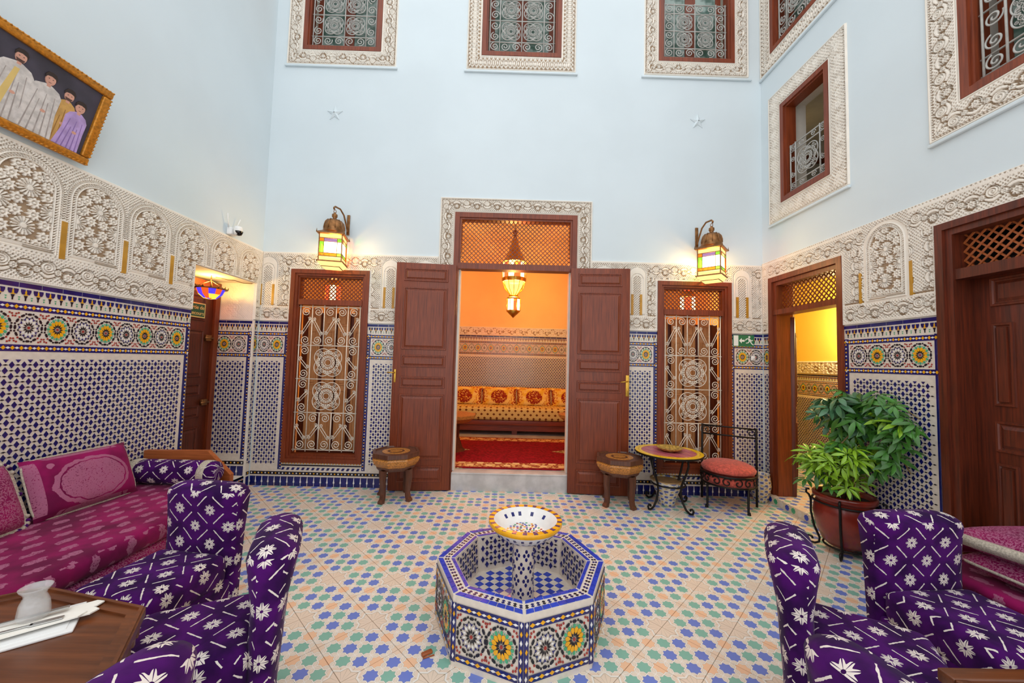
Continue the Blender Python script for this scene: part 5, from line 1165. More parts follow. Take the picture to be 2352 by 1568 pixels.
# ------------------------------------------------------------------ octagonal stools
def stool(x, y, rz, label):
    t = thing('stool', label, 'stool', (x, y, 0), rz, 'octagonal inlaid stools by the main door')
    h = 0.545; R = 0.275
    mb = MB(); mb.lathe([(0.0, h-0.012), (R-0.035, h-0.012), (R-0.03, h), (R, h-0.004), (R+0.002, h-0.05), (R-0.012, h-0.055)], 8, sm=False, phase=PI/8); obj('seat', mb, MAT['stoolwood'], t)
    mb = MB(); mb.lathe([(0.155, h-0.0115), (0.155, h-0.009), (0.095, h-0.009), (0.095, h-0.0115)], 32, sm=False); obj('inlay_ring', mb, MAT['inlay'], t)
    mb = MB(); mb.disc(0.07, h-0.009, 32); obj('inlay_disc', mb, MAT['inlay'], t)
    mb = MB(); mb.lathe([(R-0.012, h-0.055), (R+0.004, h-0.075), (R-0.012, h-0.115), (R-0.045, h-0.155)], 8, sm=False, phase=PI/8); obj('carved_apron', mb, MAT['inlay'], t)
    mb = MB(); mb.lathe([(R-0.043, h-0.155), (R-0.05, h-0.175), (R-0.075, h-0.20), (0.0, h-0.20)], 8, sm=False, phase=PI/8); obj('lower_apron', mb, MAT['stoolwood'], t)
    for k in range(4):
        a = PI/4+k*PI/2; mb = MB(); c, s = math.cos(a), math.sin(a)
        pr = [(0.195, h-0.19, 0.030), (0.20, 0.25, 0.027), (0.185, 0.10, 0.023), (0.195, 0.045, 0.026), (0.212, 0.02, 0.030), (0.212, 0.0, 0.028)]
        vs = []; fs = []
        for (r, z, w_) in pr:
            for (i, j) in ((-1, -1), (1, -1), (1, 1), (-1, 1)): vs.append((c*(r+i*w_*0.8)-s*j*w_, s*(r+i*w_*0.8)+c*j*w_, z))
        for i in range(len(pr)-1):
            for q in range(4): fs.append((i*4+q, (i+1)*4+q, (i+1)*4+(q+1) % 4, i*4+(q+1) % 4))
        fs.append(tuple(len(vs)-4+q for q in range(4))); mb.add(vs, fs); obj('leg', mb, MAT['stoolwood'], t)
    return t
stool(-1.270, 4.460, math.radians(20), 'octagonal inlaid stool in front of the left door leaf'); stool(1.320, 4.450, math.radians(-14), 'octagonal inlaid stool in front of the right door leaf')

# ------------------------------------------------------------------ mosaic bistro table, plate, iron chair, ceramic pots
m, b_, nt_ = newmat('striped_red_mosaic'); u_, v_, _ = uvxy('Object'); st = ((u_*0.8+v_*0.6)/0.052).mod(1.0); st2 = ((u_*0.8+v_*0.6)/0.052).floor().mod(3.0); c_ = mix((st < 0.22), S(178, 26, 38), S(240, 208, 206)); c_ = mix((st < 0.22)*(st2 < 0.5), c_, S(176, 140, 204)); cut = (((u_*0.6-v_*0.8)/0.025).mod(1.0) < 0.08); setc(b_, mix(cut*0.6, c_, S(200, 160, 160))); b_.inputs['Roughness'].default_value = 0.3; MAT['mosaic_red'] = m
MAT['tile_yellow'] = pmat('glossy_yellow_tile', S(252, 200, 24), 0.22, var=0.06, scale=30)
tb = thing('bistro_table', 'round yellow and red mosaic table on a wrought iron base', 'table', (1.87, 4.40, 0)); TR, th = 0.37, 0.62
mb = MB(); mb.disc(TR-0.075, th+0.0015, 48); obj('mosaic_centre', mb, MAT['mosaic_red'], tb)
mb = MB(); mb.lathe([(0.0, th-0.022), (TR-0.004, th-0.022), (TR, th-0.012), (TR-0.002, th-0.001), (0.0, th-0.001)], 48); obj('table_top', mb, MAT['iron'], tb)
for r0, r1, n in ((TR-0.04, TR-0.003, 40), (TR-0.073, TR-0.042, 34)):
    for k in range(n):
        a0, a1 = 2*PI*k/n+0.003, 2*PI*(k+1)/n-0.003; mb = MB(); e = lambda r, a: (r*math.cos(a), r*math.sin(a)); mb.prism([e(r0, a0), e(r1, a0), e(r1, a1), e(r0, a1)], th-0.001, th+0.003); obj('rim_tile', mb, MAT['tile_yellow'], tb)
for k in range(4):
    a = math.radians(28)+k*PI/2; c, s = math.cos(a), math.sin(a); P = [(0.26, th-0.02), (0.262, 0.50), (0.22, 0.38), (0.175, 0.28), (0.165, 0.20), (0.19, 0.10), (0.235, 0.035), (0.28, 0.012), (0.315, 0.022), (0.325, 0.05), (0.308, 0.07), (0.288, 0.062), (0.284, 0.045)]
    mb = MB(); mb.tube([(c*r, s*r, z) for r, z in P], 0.0115, 6); obj('leg', mb, MAT['iron'], tb)
mb = MB(); mb.tube([(0.18*math.cos(2*PI*i/32), 0.18*math.sin(2*PI*i/32), 0.26) for i in range(32)], 0.010, 6, True); obj('stretcher_ring', mb, MAT['iron'], tb)
mb = MB(); mb.lathe([(0.0, 0.006), (0.07, 0.004), (0.075, 0.0), (0.12, 0.022), (0.142, 0.040), (0.145, 0.046), (0.138, 0.044), (0.10, 0.026), (0.06, 0.016), (0.0, 0.014)], 36)
m, bb, _ = newmat('speckled_glaze'); n_ = noise(coords('Object'), 34, 3); setc(bb, mix(sstep(n_, 0.42, 0.58), S(206, 168, 80), S(160, 128, 60))); bb.inputs['Roughness'].default_value = 0.25; MAT['speckle'] = m
tag(obj('shallow_dish', mb, MAT['speckle'], None, T(1.885, 4.40, th+0.0035)), 'speckled yellow shallow dish on the mosaic table', 'dish')
m, bb, _ = newmat('painted_faience'); u_, v_, w_ = uvxy('Object'); ang = X.op('ARCTAN2', v_, u_); p1 = ((ang*7.0).sin()*(w_*95.0).sin()); n_ = noise(coords('Object'), 45, 2); c_ = mix((p1 > 0.35), S(216, 206, 188), S(84, 98, 164)); c_ = mix((p1 < -0.7), c_, S(214, 178, 90)); c_ = mix((n_ > 0.62), c_, S(120, 130, 150)); setc(bb, c_); bb.inputs['Roughness'].default_value = 0.25; MAT['faience'] = m
pt = thing('ceramic_pot', 'painted blue and cream ceramic pot standing below the mosaic table', 'pot', (1.88, 4.46, 0)); mb = MB(); mb.lathe([(0.0, 0.002), (0.085, 0.0), (0.09, 0.02), (0.105, 0.09), (0.14, 0.18), (0.175, 0.25), (0.182, 0.285), (0.172, 0.29), (0.165, 0.265)], 32); obj('body', mb, MAT['faience'], pt); mb = MB(); mb.disc(0.168, 0.272, 32); mb.lathe([(0.185, 0.283), (0.187, 0.292), (0.165, 0.292)], 32); obj('soil', mb, pmat('dry_earth', S(176, 140, 96), 0.9, var=0.2, scale=20), pt)
pt = thing('ceramic_pot', 'slim painted ceramic jar behind the iron chair in the corner', 'pot', (3.085, 4.63, 0)); mb = MB(); mb.lathe([(0.0, 0.002), (0.07, 0.0), (0.075, 0.02), (0.10, 0.10), (0.115, 0.20), (0.105, 0.29), (0.095, 0.325), (0.105, 0.335), (0.092, 0.338), (0.085, 0.31), (0.0, 0.20)], 28); obj('body', mb, MAT['faience'], pt)
ic = thing('iron_chair', 'black wrought iron chair with a round salmon cushion', 'chair', (2.60, 4.47, 0), math.radians(-32))
mb = MB(); mb.tube([(0.285*math.cos(2*PI*i/36), 0.285*math.sin(2*PI*i/36), 0.385) for i in range(36)], 0.012, 6, True); mb.tube([(0.285*math.cos(2*PI*i/36), 0.285*math.sin(2*PI*i/36), 0.275) for i in range(36)], 0.010, 6, True); obj('seat_ring', mb, MAT['iron'], ic)
sp = MB(); sp.tube([(x*0.052/0.05, y, 0) for x, y, _ in spiral_pts(0.05, 1.15, PI/2, 20, 0.25)], 0.007, 5); spm = sp.mesh('scroll', MAT['iron'])
for k in range(16):
    a = 2*PI*k/16; place('scroll', spm, ic, RZ(a) @ Matrix.Translation((0.285, 0, 0.33)) @ RZ(PI/2) @ RX(PI/2) @ SCL(1 if k % 2 else -1, 1, 1))
for k, (x, y) in enumerate(((-0.20, -0.20), (0.20, -0.20))):
    mb = MB(); mb.tube([(x, y, 0.28), (x, y, 0.02), (x*1.05, y*1.05, 0.0)], 0.013, 6); mb.lathe([(0.02, 0.0), (0.013, 0.03)], 8, (x*1.03, y*1.03, 0)); obj('leg', mb, MAT['iron'], ic)
for x in (-0.285, 0.285):
    mb = MB(); mb.tube([(x, 0.14, 0.0), (x, 0.14, 0.30), (x, 0.17, 0.60), (x, 0.21, 0.89)], 0.014, 6); obj('back_post', mb, MAT['iron'], ic)
mb = MB(); mb.tube([(-0.285, 0.208, 0.875), (0.285, 0.208, 0.875)], 0.010, 6); mb.tube([(-0.285, 0.19, 0.775), (0.285, 0.19, 0.775)], 0.010, 6); obj('back_rail', mb, MAT['iron'], ic)
for x in (-0.23, 0.23): place('scroll', spm, ic, Matrix.Translation((x, 0.20, 0.825)) @ RX(PI/2) @ SCL(0.9, 0.85, 1))
MAT['salmon'] = pmat('salmon_quilted_cloth', S(206, 88, 72), 0.9, var=0.3, scale=45, bmp=0.6, bscale=90, sheen=0.2)
mb = MB(); mb.lathe([(0.0, 0.485), (0.12, 0.482), (0.21, 0.468), (0.265, 0.44), (0.285, 0.41), (0.278, 0.385), (0.24, 0.372), (0.0, 0.37)], 36)
tag(obj('seat_cushion', mb, MAT['salmon'], None, T(2.60, 4.47, 0.028)), 'round salmon red cushion lying on the iron chair', 'cushion')
mb = MB(); mb.lathe([(0.0, 0.28), (0.272, 0.28), (0.272, 0.375), (0.0, 0.375)], 32); obj('seat_pan', mb, MAT['salmon'], ic)

# ------------------------------------------------------------------ umbrella plant in its pot
PX, PY = 3.012, 3.40
pp = thing('plant_pot', 'large red glazed pot on a scrolled iron stand against the right wall', 'pot', (PX, PY, 0)); zb = 0.07
mb = MB(); mb.lathe([(0.0, zb), (0.13, zb), (0.16, zb+0.03), (0.205, zb+0.15), (0.222, zb+0.26), (0.212, zb+0.34), (0.195, zb+0.375), (0.200, zb+0.385), (0.222, zb+0.40), (0.226, zb+0.43), (0.212, zb+0.445), (0.20, zb+0.43), (0.19, zb+0.38)], 40); obj('body', mb, MAT['terracotta'], pp)
mb = MB(); mb.disc(0.198, zb+0.395, 32); obj('soil', mb, MAT['soil'], pp)
stn = empty('iron_stand', parent=pp)
mb = MB(); mb.tube([(0.224*math.cos(2*PI*i/40), 0.224*math.sin(2*PI*i/40), zb+0.365) for i in range(40)], 0.009, 6, True); mb.tube([(0.15*math.cos(2*PI*i/32), 0.15*math.sin(2*PI*i/32), zb-0.01) for i in range(32)], 0.009, 6, True); obj('ring', mb, MAT['iron'], stn)
for k in range(4):
    a = math.radians(222)+k*PI/2; c, s = math.cos(a), math.sin(a)
    P = [(0.245, zb+0.42), (0.268, zb+0.415), (0.27, zb+0.385), (0.25, zb+0.37), (0.235, zb+0.33), (0.236, zb+0.22), (0.215, zb+0.10), (0.175, zb+0.0), (0.18, 0.03), (0.21, 0.012), (0.25, 0.014), (0.27, 0.04), (0.255, 0.066), (0.23, 0.062), (0.226, 0.044)]
    mb = MB(); mb.tube([(c*r, s*r, z) for r, z in P], 0.0095, 6); obj('leg', mb, MAT['iron'], stn)
def leaf_mesh(mat, n=8, L=0.115, W=0.036, droop=0.5):
    mb = MB()
    for k in range(n):
        a = 2*PI*k/n+random.uniform(-0.12, 0.12); l = L*random.uniform(0.8, 1.1); c, s = math.cos(a), math.sin(a); prev = None
        prof = [(0.10, 0.06), (0.35, 0.75), (0.6, 1.0), (0.82, 0.7), (1.0, 0.05)]; vs = []
        for t, wd in prof:
            r = l*t; z = 0.012-droop*l*t*t*0.9; h = W/2*wd
            for q, zz in ((-h, 0.004*wd), (0, -0.002), (h, 0.004*wd)): vs.append((c*r-s*q, s*r+c*q, z+zz))
        fs = []
        for i in range(4):
            for j in range(2): fs.append((i*3+j, i*3+j+1, (i+1)*3+j+1, (i+1)*3+j))
        mb.add(vs, fs, 0, True)
    return mb.mesh('leaf', mat)
LM = [leaf_mesh(MAT['leaf']), leaf_mesh(MAT['leaf'], 7, 0.125, 0.040, 0.7), leaf_mesh(MAT['leaf2'], 8, 0.12, 0.032, 0.4), leaf_mesh(MAT['leaf3'], 7, 0.12, 0.044, 0.6), leaf_mesh(MAT['leaf2'], 9, 0.13, 0.026, 0.6)]
pn = thing('umbrella_plant', 'leafy green umbrella plant with two lobes growing in the red pot', 'plant', (PX, PY, zb+0.395))
random.seed(21)
def branch(pts, clusters):
    mb = MB(); mb.tube(pts, [0.010-0.006*i/(len(pts)-1) for i in range(len(pts))], 6); obj('stem', mb, MAT['stem'], pn)
def leafat(p, kinds, sc):
    me = LM[random.choice(kinds)]; d = Vector((random.uniform(-0.7, 0.3), random.uniform(-0.9, 0.25), random.uniform(0.25, 1.0))).normalized()
    q = d.to_track_quat('Z', 'Y').to_matrix().to_4x4(); place('leaf', me, pn, Matrix.Translation(p) @ q @ RZ(random.uniform(0, 6.28)) @ SCL(sc*random.uniform(0.8, 1.15)))
def lobe(c, r, n, kinds, sc=1.0):
    for i in range(n):
        while True:
            p = Vector((random.uniform(-1, 1), random.uniform(-1, 1), random.uniform(-1, 1)))
            if 0.35 < p.length < 1: break
        q = Vector((c[0]+p.x*r[0], c[1]+p.y*r[1], c[2]+p.z*r[2]))
        if q.x > 0.07: q.x = 0.07-random.uniform(0, 0.05)
        leafat(q, kinds, sc)
branch([(0, 0, 0), (-0.02, -0.03, 0.12), (-0.10, -0.06, 0.26), (-0.12, -0.04, 0.42), (-0.03, -0.12, 0.60), (0.08, -0.22, 0.72)], 0); branch([(0.02, 0.0, 0), (0.03, 0.03, 0.2), (0.02, 0.05, 0.45), (0.05, 0.05, 0.80), (0.0, 0.06, 0.95)], 0)
branch([(-0.03, 0.02, 0), (-0.08, 0.03, 0.12), (-0.18, 0.0, 0.26)], 0); branch([(0.0, -0.03, 0), (0.02, -0.08, 0.15), (-0.04, -0.12, 0.28)], 0); branch([(0.05, 0.05, 0.7), (0.10, -0.15, 0.85), (0.14, -0.38, 0.86), (0.15, -0.50, 0.78)], 0); branch([(0.08, -0.22, 0.62), (0.13, -0.35, 0.50), (0.16, -0.42, 0.34)], 0)
lobe((-0.12, -0.02, 0.26), (0.24, 0.24, 0.20), 44, (2, 2, 4, 4, 0)); lobe((-0.03, -0.08, 0.42), (0.20, 0.20, 0.14), 20, (2, 0, 4))
lobe((0.00, 0.03, 0.80), (0.20, 0.24, 0.20), 34, (0, 1, 3, 3)); lobe((0.10, -0.28, 0.76), (0.16, 0.30, 0.17), 36, (0, 1, 1, 3, 2)); lobe((0.02, -0.08, 0.66), (0.2, 0.2, 0.12), 16, (0, 1, 3))
lobe((0.15, -0.40, 0.52), (0.08, 0.12, 0.14), 9, (1, 0)); lobe((0.12, -0.25, 0.40), (0.10, 0.12, 0.10), 6, (1, 0))

# ------------------------------------------------------------------ wall lanterns
GL = {'clear': glow('lantern_clear_glass', (1.0, 0.86, 0.58, 1), 7.0, 0.35), 'amber': glow('lantern_amber_glass', (1.0, 0.66, 0.24, 1), 1.7, 0.25), 'green': glow('lantern_green_glass', (0.35, 0.85, 0.06, 1), 1.1, 0.25), 'orange': glow('lantern_orange_glass', (1.0, 0.26, 0.02, 1), 1.1, 0.25), 'violet': glow('lantern_violet_glass', (0.50, 0.30, 0.62, 1), 0.9, 0.25)}
def lantern(x, z, rot, label, arm):
    t = thing('wall_lantern', label, 'lantern', (x, D-0.24, z), rot, 'coloured glass wall lanterns')
    H, W = 0.255, 0.125          # half width of body
    # base tray, body frame, cornice, dome
    mb = MB(); sq = lambda r, z_: [(-r, -r, z_), (r, -r, z_), (r, r, z_), (-r, r, z_)]
    def loft(L):
        vs = [p for q in L for p in q]; fs = []
        for i in range(len(L)-1):
            for q in range(4): fs.append((i*4+q, i*4+(q+1) % 4, (i+1)*4+(q+1) % 4, (i+1)*4+q))
        mb.add(vs, fs)
    loft([sq(W*1.10, -0.014), sq(W*1.18, -0.012), sq(W*1.18, 0.0), sq(W*1.02, 0.004)]); loft([sq(W*0.78, -0.066), sq(W*0.84, -0.060), sq(W*0.80, -0.058)]); loft([sq(W*1.02, H+0.06), sq(W*1.22, H+0.066), sq(W*1.24, H+0.078), sq(W*0.90, H+0.105), sq(W*0.70, H+0.125)])
    for i in (-1, 1):
        for j in (-1, 1):
            mb.b2((i*W-0.006, j*W-0.006, 0.0), (i*W+0.006, j*W+0.006, H+0.062)); mb.tube([(i*W*1.22, j*W*1.22, H+0.07), (i*W*1.2, j*W*1.2, H+0.115)], [0.007, 0.001], 5)
    for z_ in (0.052, H+0.012):
        for i in (-1, 1): mb.b2((-W, i*W-0.006, z_-0.004), (W, i*W+0.006, z_+0.004)); mb.b2((i*W-0.006, -W, z_-0.004), (i*W+0.006, W, z_+0.004))
    for k in range(4):
        M = RZ(k*PI/2); 
        for u in (-0.072, 0.072): mb.b2((u-0.003, -W-0.004, 0.056), (u+0.003, -W+0.004, H+0.008), 0, M)
        for v in (0.090, H-0.030): mb.b2((-W, -W-0.004, v-0.003), (W, -W+0.004, v+0.003), 0, M)
    obj('body_frame', mb, MAT['bronze'], t)
    pal = ['orange', 'green', 'violet', 'amber', 'clear']
    for k in range(4):
        M = RZ(k*PI/2)
        def pane(u0, u1, v0, v1, g): q = MB(); q.quad([(u0, -W, v0), (u1, -W, v0), (u1, -W, v1), (u0, -W, v1)]); obj('glass_pane', q, GL[g], t, M)
        q = MB(); q.quad([(-W*0.80, -W*0.80, -0.062), (W*0.80, -W*0.80, -0.062), (W*1.10, -W*1.10, -0.014), (-W*1.10, -W*1.10, -0.014)]); obj('glass_pane', q, GL['amber'], t, M)
        pane(-W, W, 0.006, 0.048, 'amber'); pane(-W, W, H+0.016, H+0.06, 'amber'); pane(-0.069, 0.069, 0.093, H-0.033, 'clear')
        pane(-W, -0.075, 0.093, H-0.033, ('green', 'clear', 'orange', 'clear')[k]); pane(0.075, W, 0.093, H-0.033, ('clear', 'orange', 'clear', 'green')[k])
        pane(-W, 0.069, 0.056, 0.087, 'orange' if k % 2 == 0 else 'green'); pane(0.075, W, 0.056, 0.087, 'green' if k % 2 == 0 else 'orange'); pane(-W, -0.075, H-0.027, H+0.008, 'orange'); pane(-0.069, 0.069, H-0.027, H+0.008, 'violet' if k % 2 == 0 else 'amber'); pane(0.075, W, H-0.027, H+0.008, 'green')
    q = MB(); q.quad([(-W*0.78, -W*0.78, -0.064), (-W*0.78, W*0.78, -0.064), (W*0.78, W*0.78, -0.064), (W*0.78, -W*0.78, -0.064)]); obj('glass_pane', q, GL['amber'], t)
    mb = MB(); d0 = H+0.12; prof = [(0.112, d0), (0.118, d0+0.03), (0.118, d0+0.07), (0.105, d0+0.115), (0.075, d0+0.15), (0.03, d0+0.165), (0.022, d0+0.175), (0.022, d0+0.185), (0.032, d0+0.195), (0.032, d0+0.225), (0.016, d0+0.235), (0.012, d0+0.25)]; mb.lathe(prof, 20)
    for k in range(10): a = 2*PI*k/10; mb.tube([(1.01*r*math.cos(a), 1.01*r*math.sin(a), z_) for r, z_ in prof[1:5]], 0.006, 5)
    obj('dome', mb, MAT['bronze'], t)
    # bracket: wall strip and curled arm (in wall axes)
    top = d0+0.25; mb = MB(); Mr = RZ(-rot) ; dx = arm*0.07; yw = 0.24-0.012
    mb.bev((dx-0.018, yw-0.006, top-0.20), (dx+0.018, yw+0.008, top+0.06), 0.003, 0, Mr)
    mb.tube([(dx, yw, top-0.17), (dx*0.9, yw-0.05, top-0.08), (dx*0.7, yw-0.09, top+0.02), (dx*0.4, yw-0.15, top+0.075), (0.0, 0.0, top+0.075), (0.0, -0.03, top+0.05), (0, -0.02, top+0.03)], 0.011, 6, False, 0, Mr); mb.tube([(0.014*math.cos(2*PI*i/12), 0, top+0.012+0.022*math.sin(2*PI*i/12)) for i in range(12)], 0.004, 5, True)
    obj('bracket', mb, MAT['bronze'], t)
    lamp('bulb', (0, 0, 0.15), 26, (1.0, 0.72, 0.40), 0.04, t)
    return t
lantern(-2.165, 2.735, math.radians(12), 'lantern with domed bronze top on the left, above the barred window', 1); lantern(2.455, 2.705, math.radians(-42), 'lantern with domed bronze top on the right, above the barred window', -1)

# coloured glass lamp in the niche
nl = thing('mosaic_lamp', 'hanging bowl lamp of blue red and amber glass in the door recess', 'lamp', (-3.40, 4.29, 2.30))
prof = [(0.0, -0.085), (0.06, -0.075), (0.11, -0.03), (0.135, 0.03)]
cols = {'b': glow('lamp_blue_glass', (0.10, 0.06, 0.95, 1), 1.4, 0.3), 'r': glow('lamp_red_glass', (1.0, 0.12, 0.02, 1), 1.4, 0.3), 'y': glow('lamp_yellow_glass', (1.0, 0.62, 0.06, 1), 1.8, 0.3)}
for k in range(12):
    a0, a1 = 2*PI*k/12, 2*PI*(k+1)/12
    for i in range(3):
        (r0, z0_), (r1, z1_) = prof[i], prof[i+1]; mb = MB(); q = [(r0*math.cos(a0), r0*math.sin(a0), z0_), (r0*math.cos(a1), r0*math.sin(a1), z0_), (r1*math.cos(a1), r1*math.sin(a1), z1_), (r1*math.cos(a0), r1*math.sin(a0), z1_)]
        if i == 0: q = [q[0], q[2], q[3]]
        mb.quad(q); obj('glass_piece', mb, cols['yyb' [i] if k % 2 == 0 else 'yyr'[i]] if i == 2 else cols['ybry'[(k+i) % 4]], nl)
mb = MB(); mb.lathe([(0.135, 0.028), (0.160, 0.030), (0.160, 0.040), (0.135, 0.042)], 24)
for k in range(14): a = 2*PI*k/14; mb.tube([(0.158*math.cos(a), 0.158*math.sin(a), 0.04), (0.165*math.cos(a), 0.165*math.sin(a), 0.062)], [0.010, 0.002], 5)
for k in range(3): a = 2*PI*k/3; mb.tube([(0.15*math.cos(a), 0.15*math.sin(a), 0.04), (0, 0, 0.13)], 0.003, 5)
mb.tube([(0, 0, 0.13), (0, 0, 0.188)], 0.005, 6); obj('metal_rim', mb, MAT['bronze'], nl)
lamp('bulb', (0, 0, 0.09), 7, (1.0, 0.62, 0.16), 0.03, nl)
mb = MB(); mb.tube([(-3.40, 4.35, 2.484), (-3.33, 4.45, 2.475), (-3.30, 4.52, 2.482), (-3.26, 4.60, 2.470), (-3.20, 4.675, 2.480)], 0.004, 5); tag(obj('power_cable', mb, MAT['bronze'], None), 'thin cable running along the recess ceiling to the glass lamp', 'cable')

# ------------------------------------------------------------------ things on the walls
def text(s, size, mat, M, name='lettering', parent=None, align='CENTER'):
    cu = bpy.data.curves.new(name, 'FONT'); cu.body = s; cu.size = size; cu.align_x = align; cu.align_y = 'CENTER'; cu.extrude = 0.0006; cu.materials.append(mat); o = bpy.data.objects.new(name, cu); COL.objects.link(o)
    me = bpy.data.meshes.new_from_object(o.evaluated_get(bpy.context.evaluated_depsgraph_get())); bpy.data.objects.remove(o)
    return place(name, me, parent, M)
sgreen = pmat('sign_green', S(20, 116, 82), 0.4, var=0.0); sgreen2 = pmat('sign_dark_green', S(22, 84, 56), 0.4, var=0.0); swhite = pmat('sign_white', S(240, 244, 238), 0.5, var=0.0); syel = pmat('sign_pale_yellow', S(226, 206, 130), 0.5, var=0.0)
es = tag(empty('exit_sign'), 'green exit sign with running figure and arrow on the tiles by the hall doorway', 'sign'); es.matrix_local = wallM('back', D-0.010) @ T(2.982, 1.945, 0)
mb = MB(); mb.b2((-0.135, -0.073, 0), (0.135, 0.073, 0.008)); obj('board', mb, sgreen, es)
mb = MB(); mb.prism(rect(-0.128, -0.068, -0.066, 0.066), 0.008, 0.0092)
mb.prism([(-0.058, 0.0), (-0.025, 0.034), (-0.025, 0.012), (0.012, 0.012), (0.012, -0.012), (-0.025, -0.012), (-0.025, -0.034)], 0.008, 0.0092)
mb.prism(ngon((0.072, 0.048), 0.013, 10), 0.008, 0.0092)
for pts in ([(0.052, 0.034), (0.076, 0.030), (0.088, 0.0), (0.066, -0.006)], [(0.030, 0.026), (0.054, 0.034), (0.052, 0.022), (0.036, 0.014), (0.026, 0.0), (0.018, 0.006)], [(0.076, 0.028), (0.100, 0.006), (0.118, 0.014), (0.118, 0.004), (0.098, -0.006), (0.082, 0.008)], [(0.066, -0.004), (0.078, -0.004), (0.060, -0.030), (0.030, -0.034), (0.030, -0.024), (0.052, -0.022)], [(0.074, -0.004), (0.088, 0.0), (0.108, -0.034), (0.128, -0.046), (0.122, -0.056), (0.098, -0.040)]): mb.prism(pts if sum((pts[i-1][0]*pts[i][1]-pts[i][0]*pts[i-1][1]) for i in range(len(pts))) > 0 else pts[::-1], 0.008, 0.0092)
obj('pictogram', mb, swhite, es)
s2 = tag(empty('emergency_sign'), 'small green framed sign on the dark door in the recess', 'sign'); s2.matrix_local = wallM('left', NX+0.012) @ T(4.33, 2.098, 0)
mb = MB(); mb.b2((-0.135, -0.085, 0), (0.135, 0.085, 0.006)); obj('board', mb, syel, s2); mb = MB(); mb.b2((-0.122, -0.072, 0.005), (0.122, 0.072, 0.0075)); obj('panel', mb, sgreen2, s2)
text('Sortie de', 0.062, syel, T(0.0, 0.030, 0.008), parent=s2); text('secours', 0.062, syel, T(0.018, -0.036, 0.008), parent=s2)
cc = thing('security_camera', 'white security camera with an antenna on the carved plaster of the left wall', 'camera', (XL+0.03, 4.20, 2.985))
mb = MB(); mb.lathe([(0.0, -0.055), (0.036, -0.05), (0.042, -0.02), (0.045, 0.02), (0.035, 0.045), (0.0, 0.05)], 16, (0.07, 0, 0)); mb.bev((-0.03, -0.05, -0.055), (0.03, 0.05, 0.03), 0.015); obj('housing', mb, MAT['plastic'], cc)
mb = MB(); mb.lathe([(0.0, -0.06), (0.028, -0.05), (0.040, -0.022), (0.0415, -0.01)], 16, (0.07, 0, 0)); obj('lens', mb, MAT['blackp'], cc, Matrix.Translation((0.012, -0.004, 0)))
for dy in (-0.055, 0.05): mb = MB(); mb.tube([(0.0, dy, 0.02), (0.02, dy*1.9, 0.16)], 0.006, 6); obj('antenna', mb, MAT['plastic'], cc)
for k, (x, z, lab, rt) in enumerate(((-2.345, 4.768, 'white plaster star on the blue wall below the left upper window', 0.0), (2.402, 4.812, 'white plaster star on the blue wall below the right upper window', 0.0))):
    st = tag(empty('wall_star'), lab, 'star', 'plaster stars on the back wall'); st.matrix_local = wallM('back', D) @ T(x, z, 0)
    R5 = 0.105; P = [((R5 if i % 2 == 0 else R5*0.40)*math.sin(i*PI/5), (R5 if i % 2 == 0 else R5*0.40)*math.cos(i*PI/5)) for i in range(10)]
    mb = MB(); c0 = len(mb.v); mb.add([(p[0], p[1], 0.0) for p in P]+[(p[0], p[1], 0.008) for p in P]+[(0, 0, 0.034)], [(i, (i+9) % 10, 10+(i+9) % 10, 10+i) for i in range(10)]+[(10+i, 10+(i+9) % 10, 20) for i in range(10)]); obj('points', mb, MAT['paint'], st); mb = MB(); mb.lathe([(0.0, 0.036), (0.006, 0.034), (0.006, 0.028)], 8); obj('screw', mb, MAT['iron'], st)
mb = MB(); mb.bev((-0.028, -0.03, 0), (0.028, 0.03, 0.022), 0.008); mb.lathe([(0.0, 0.028), (0.016, 0.026), (0.018, 0.02)], 12); tag(obj('door_chime', mb, MAT['plastic'], None, wallM('back', D-0.008) @ T(3.10, 1.725, 0)), 'small white plastic device on the rosette tiles below the exit sign', 'device')

# family portrait leaning out from the left wall
po = thing('picture_frame', 'gilded framed group portrait leaning out from the left wall', 'picture')
TH = math.atan2(0.155, 0.545); pw, ph_ = 1.15, 0.575
po.matrix_local = Matrix.Translation((XL+0.036, 2.715, 2.945)) @ RY(TH) @ wallM('left', 0) @ T(-pw, 0, 0)      # local x along wall to y=2.735, y up the picture, z out
for (a, b, c, d) in ((0, pw, 0, 0.055), (0, pw, ph_-0.055, ph_), (0, 0.055, 0.055, ph_-0.055), (pw-0.055, pw, 0.055, ph_-0.055)):
    mb = MB(); mb.bev((a, c, 0.0), (b, d, 0.032), 0.012, seg=3); n = int(max(b-a, d-c)/0.026)
    for i in range(n):
        t_ = (i+0.5)/n; horizontal = (b-a) > (d-c); e = 0.007 if (c < 0.01 and horizontal) or (a < 0.01 and not horizontal) else None
        if horizontal: y_ = 0.008 if c < 0.01 else ph_-0.008; x_ = a+(b-a)*t_; mb.tube([(x_-0.007, y_-0.003, 0.026), (x_+0.007, y_+0.003, 0.034)], 0.006, 5)
        else: x_ = 0.008 if a < 0.01 else pw-0.008; y_ = c+(d-c)*t_; mb.tube([(x_-0.003, y_-0.007, 0.026), (x_+0.003, y_+0.007, 0.034)], 0.006, 5)
    obj('gilt_moulding', mb, MAT['gilt'] if 'gilt' in MAT else MAT.setdefault('gilt', pmat('gilt_wood', S(196, 128, 36), 0.35, metal=0.45, var=0.3, scale=60)), po)
mb = MB(); mb.b2((0.05, 0.05, 0.0), (pw-0.05, ph_-0.05, 0.012)); obj('canvas', mb, pmat('portrait_backdrop', S(66, 62, 76), 0.6, var=0.35, scale=5), po)
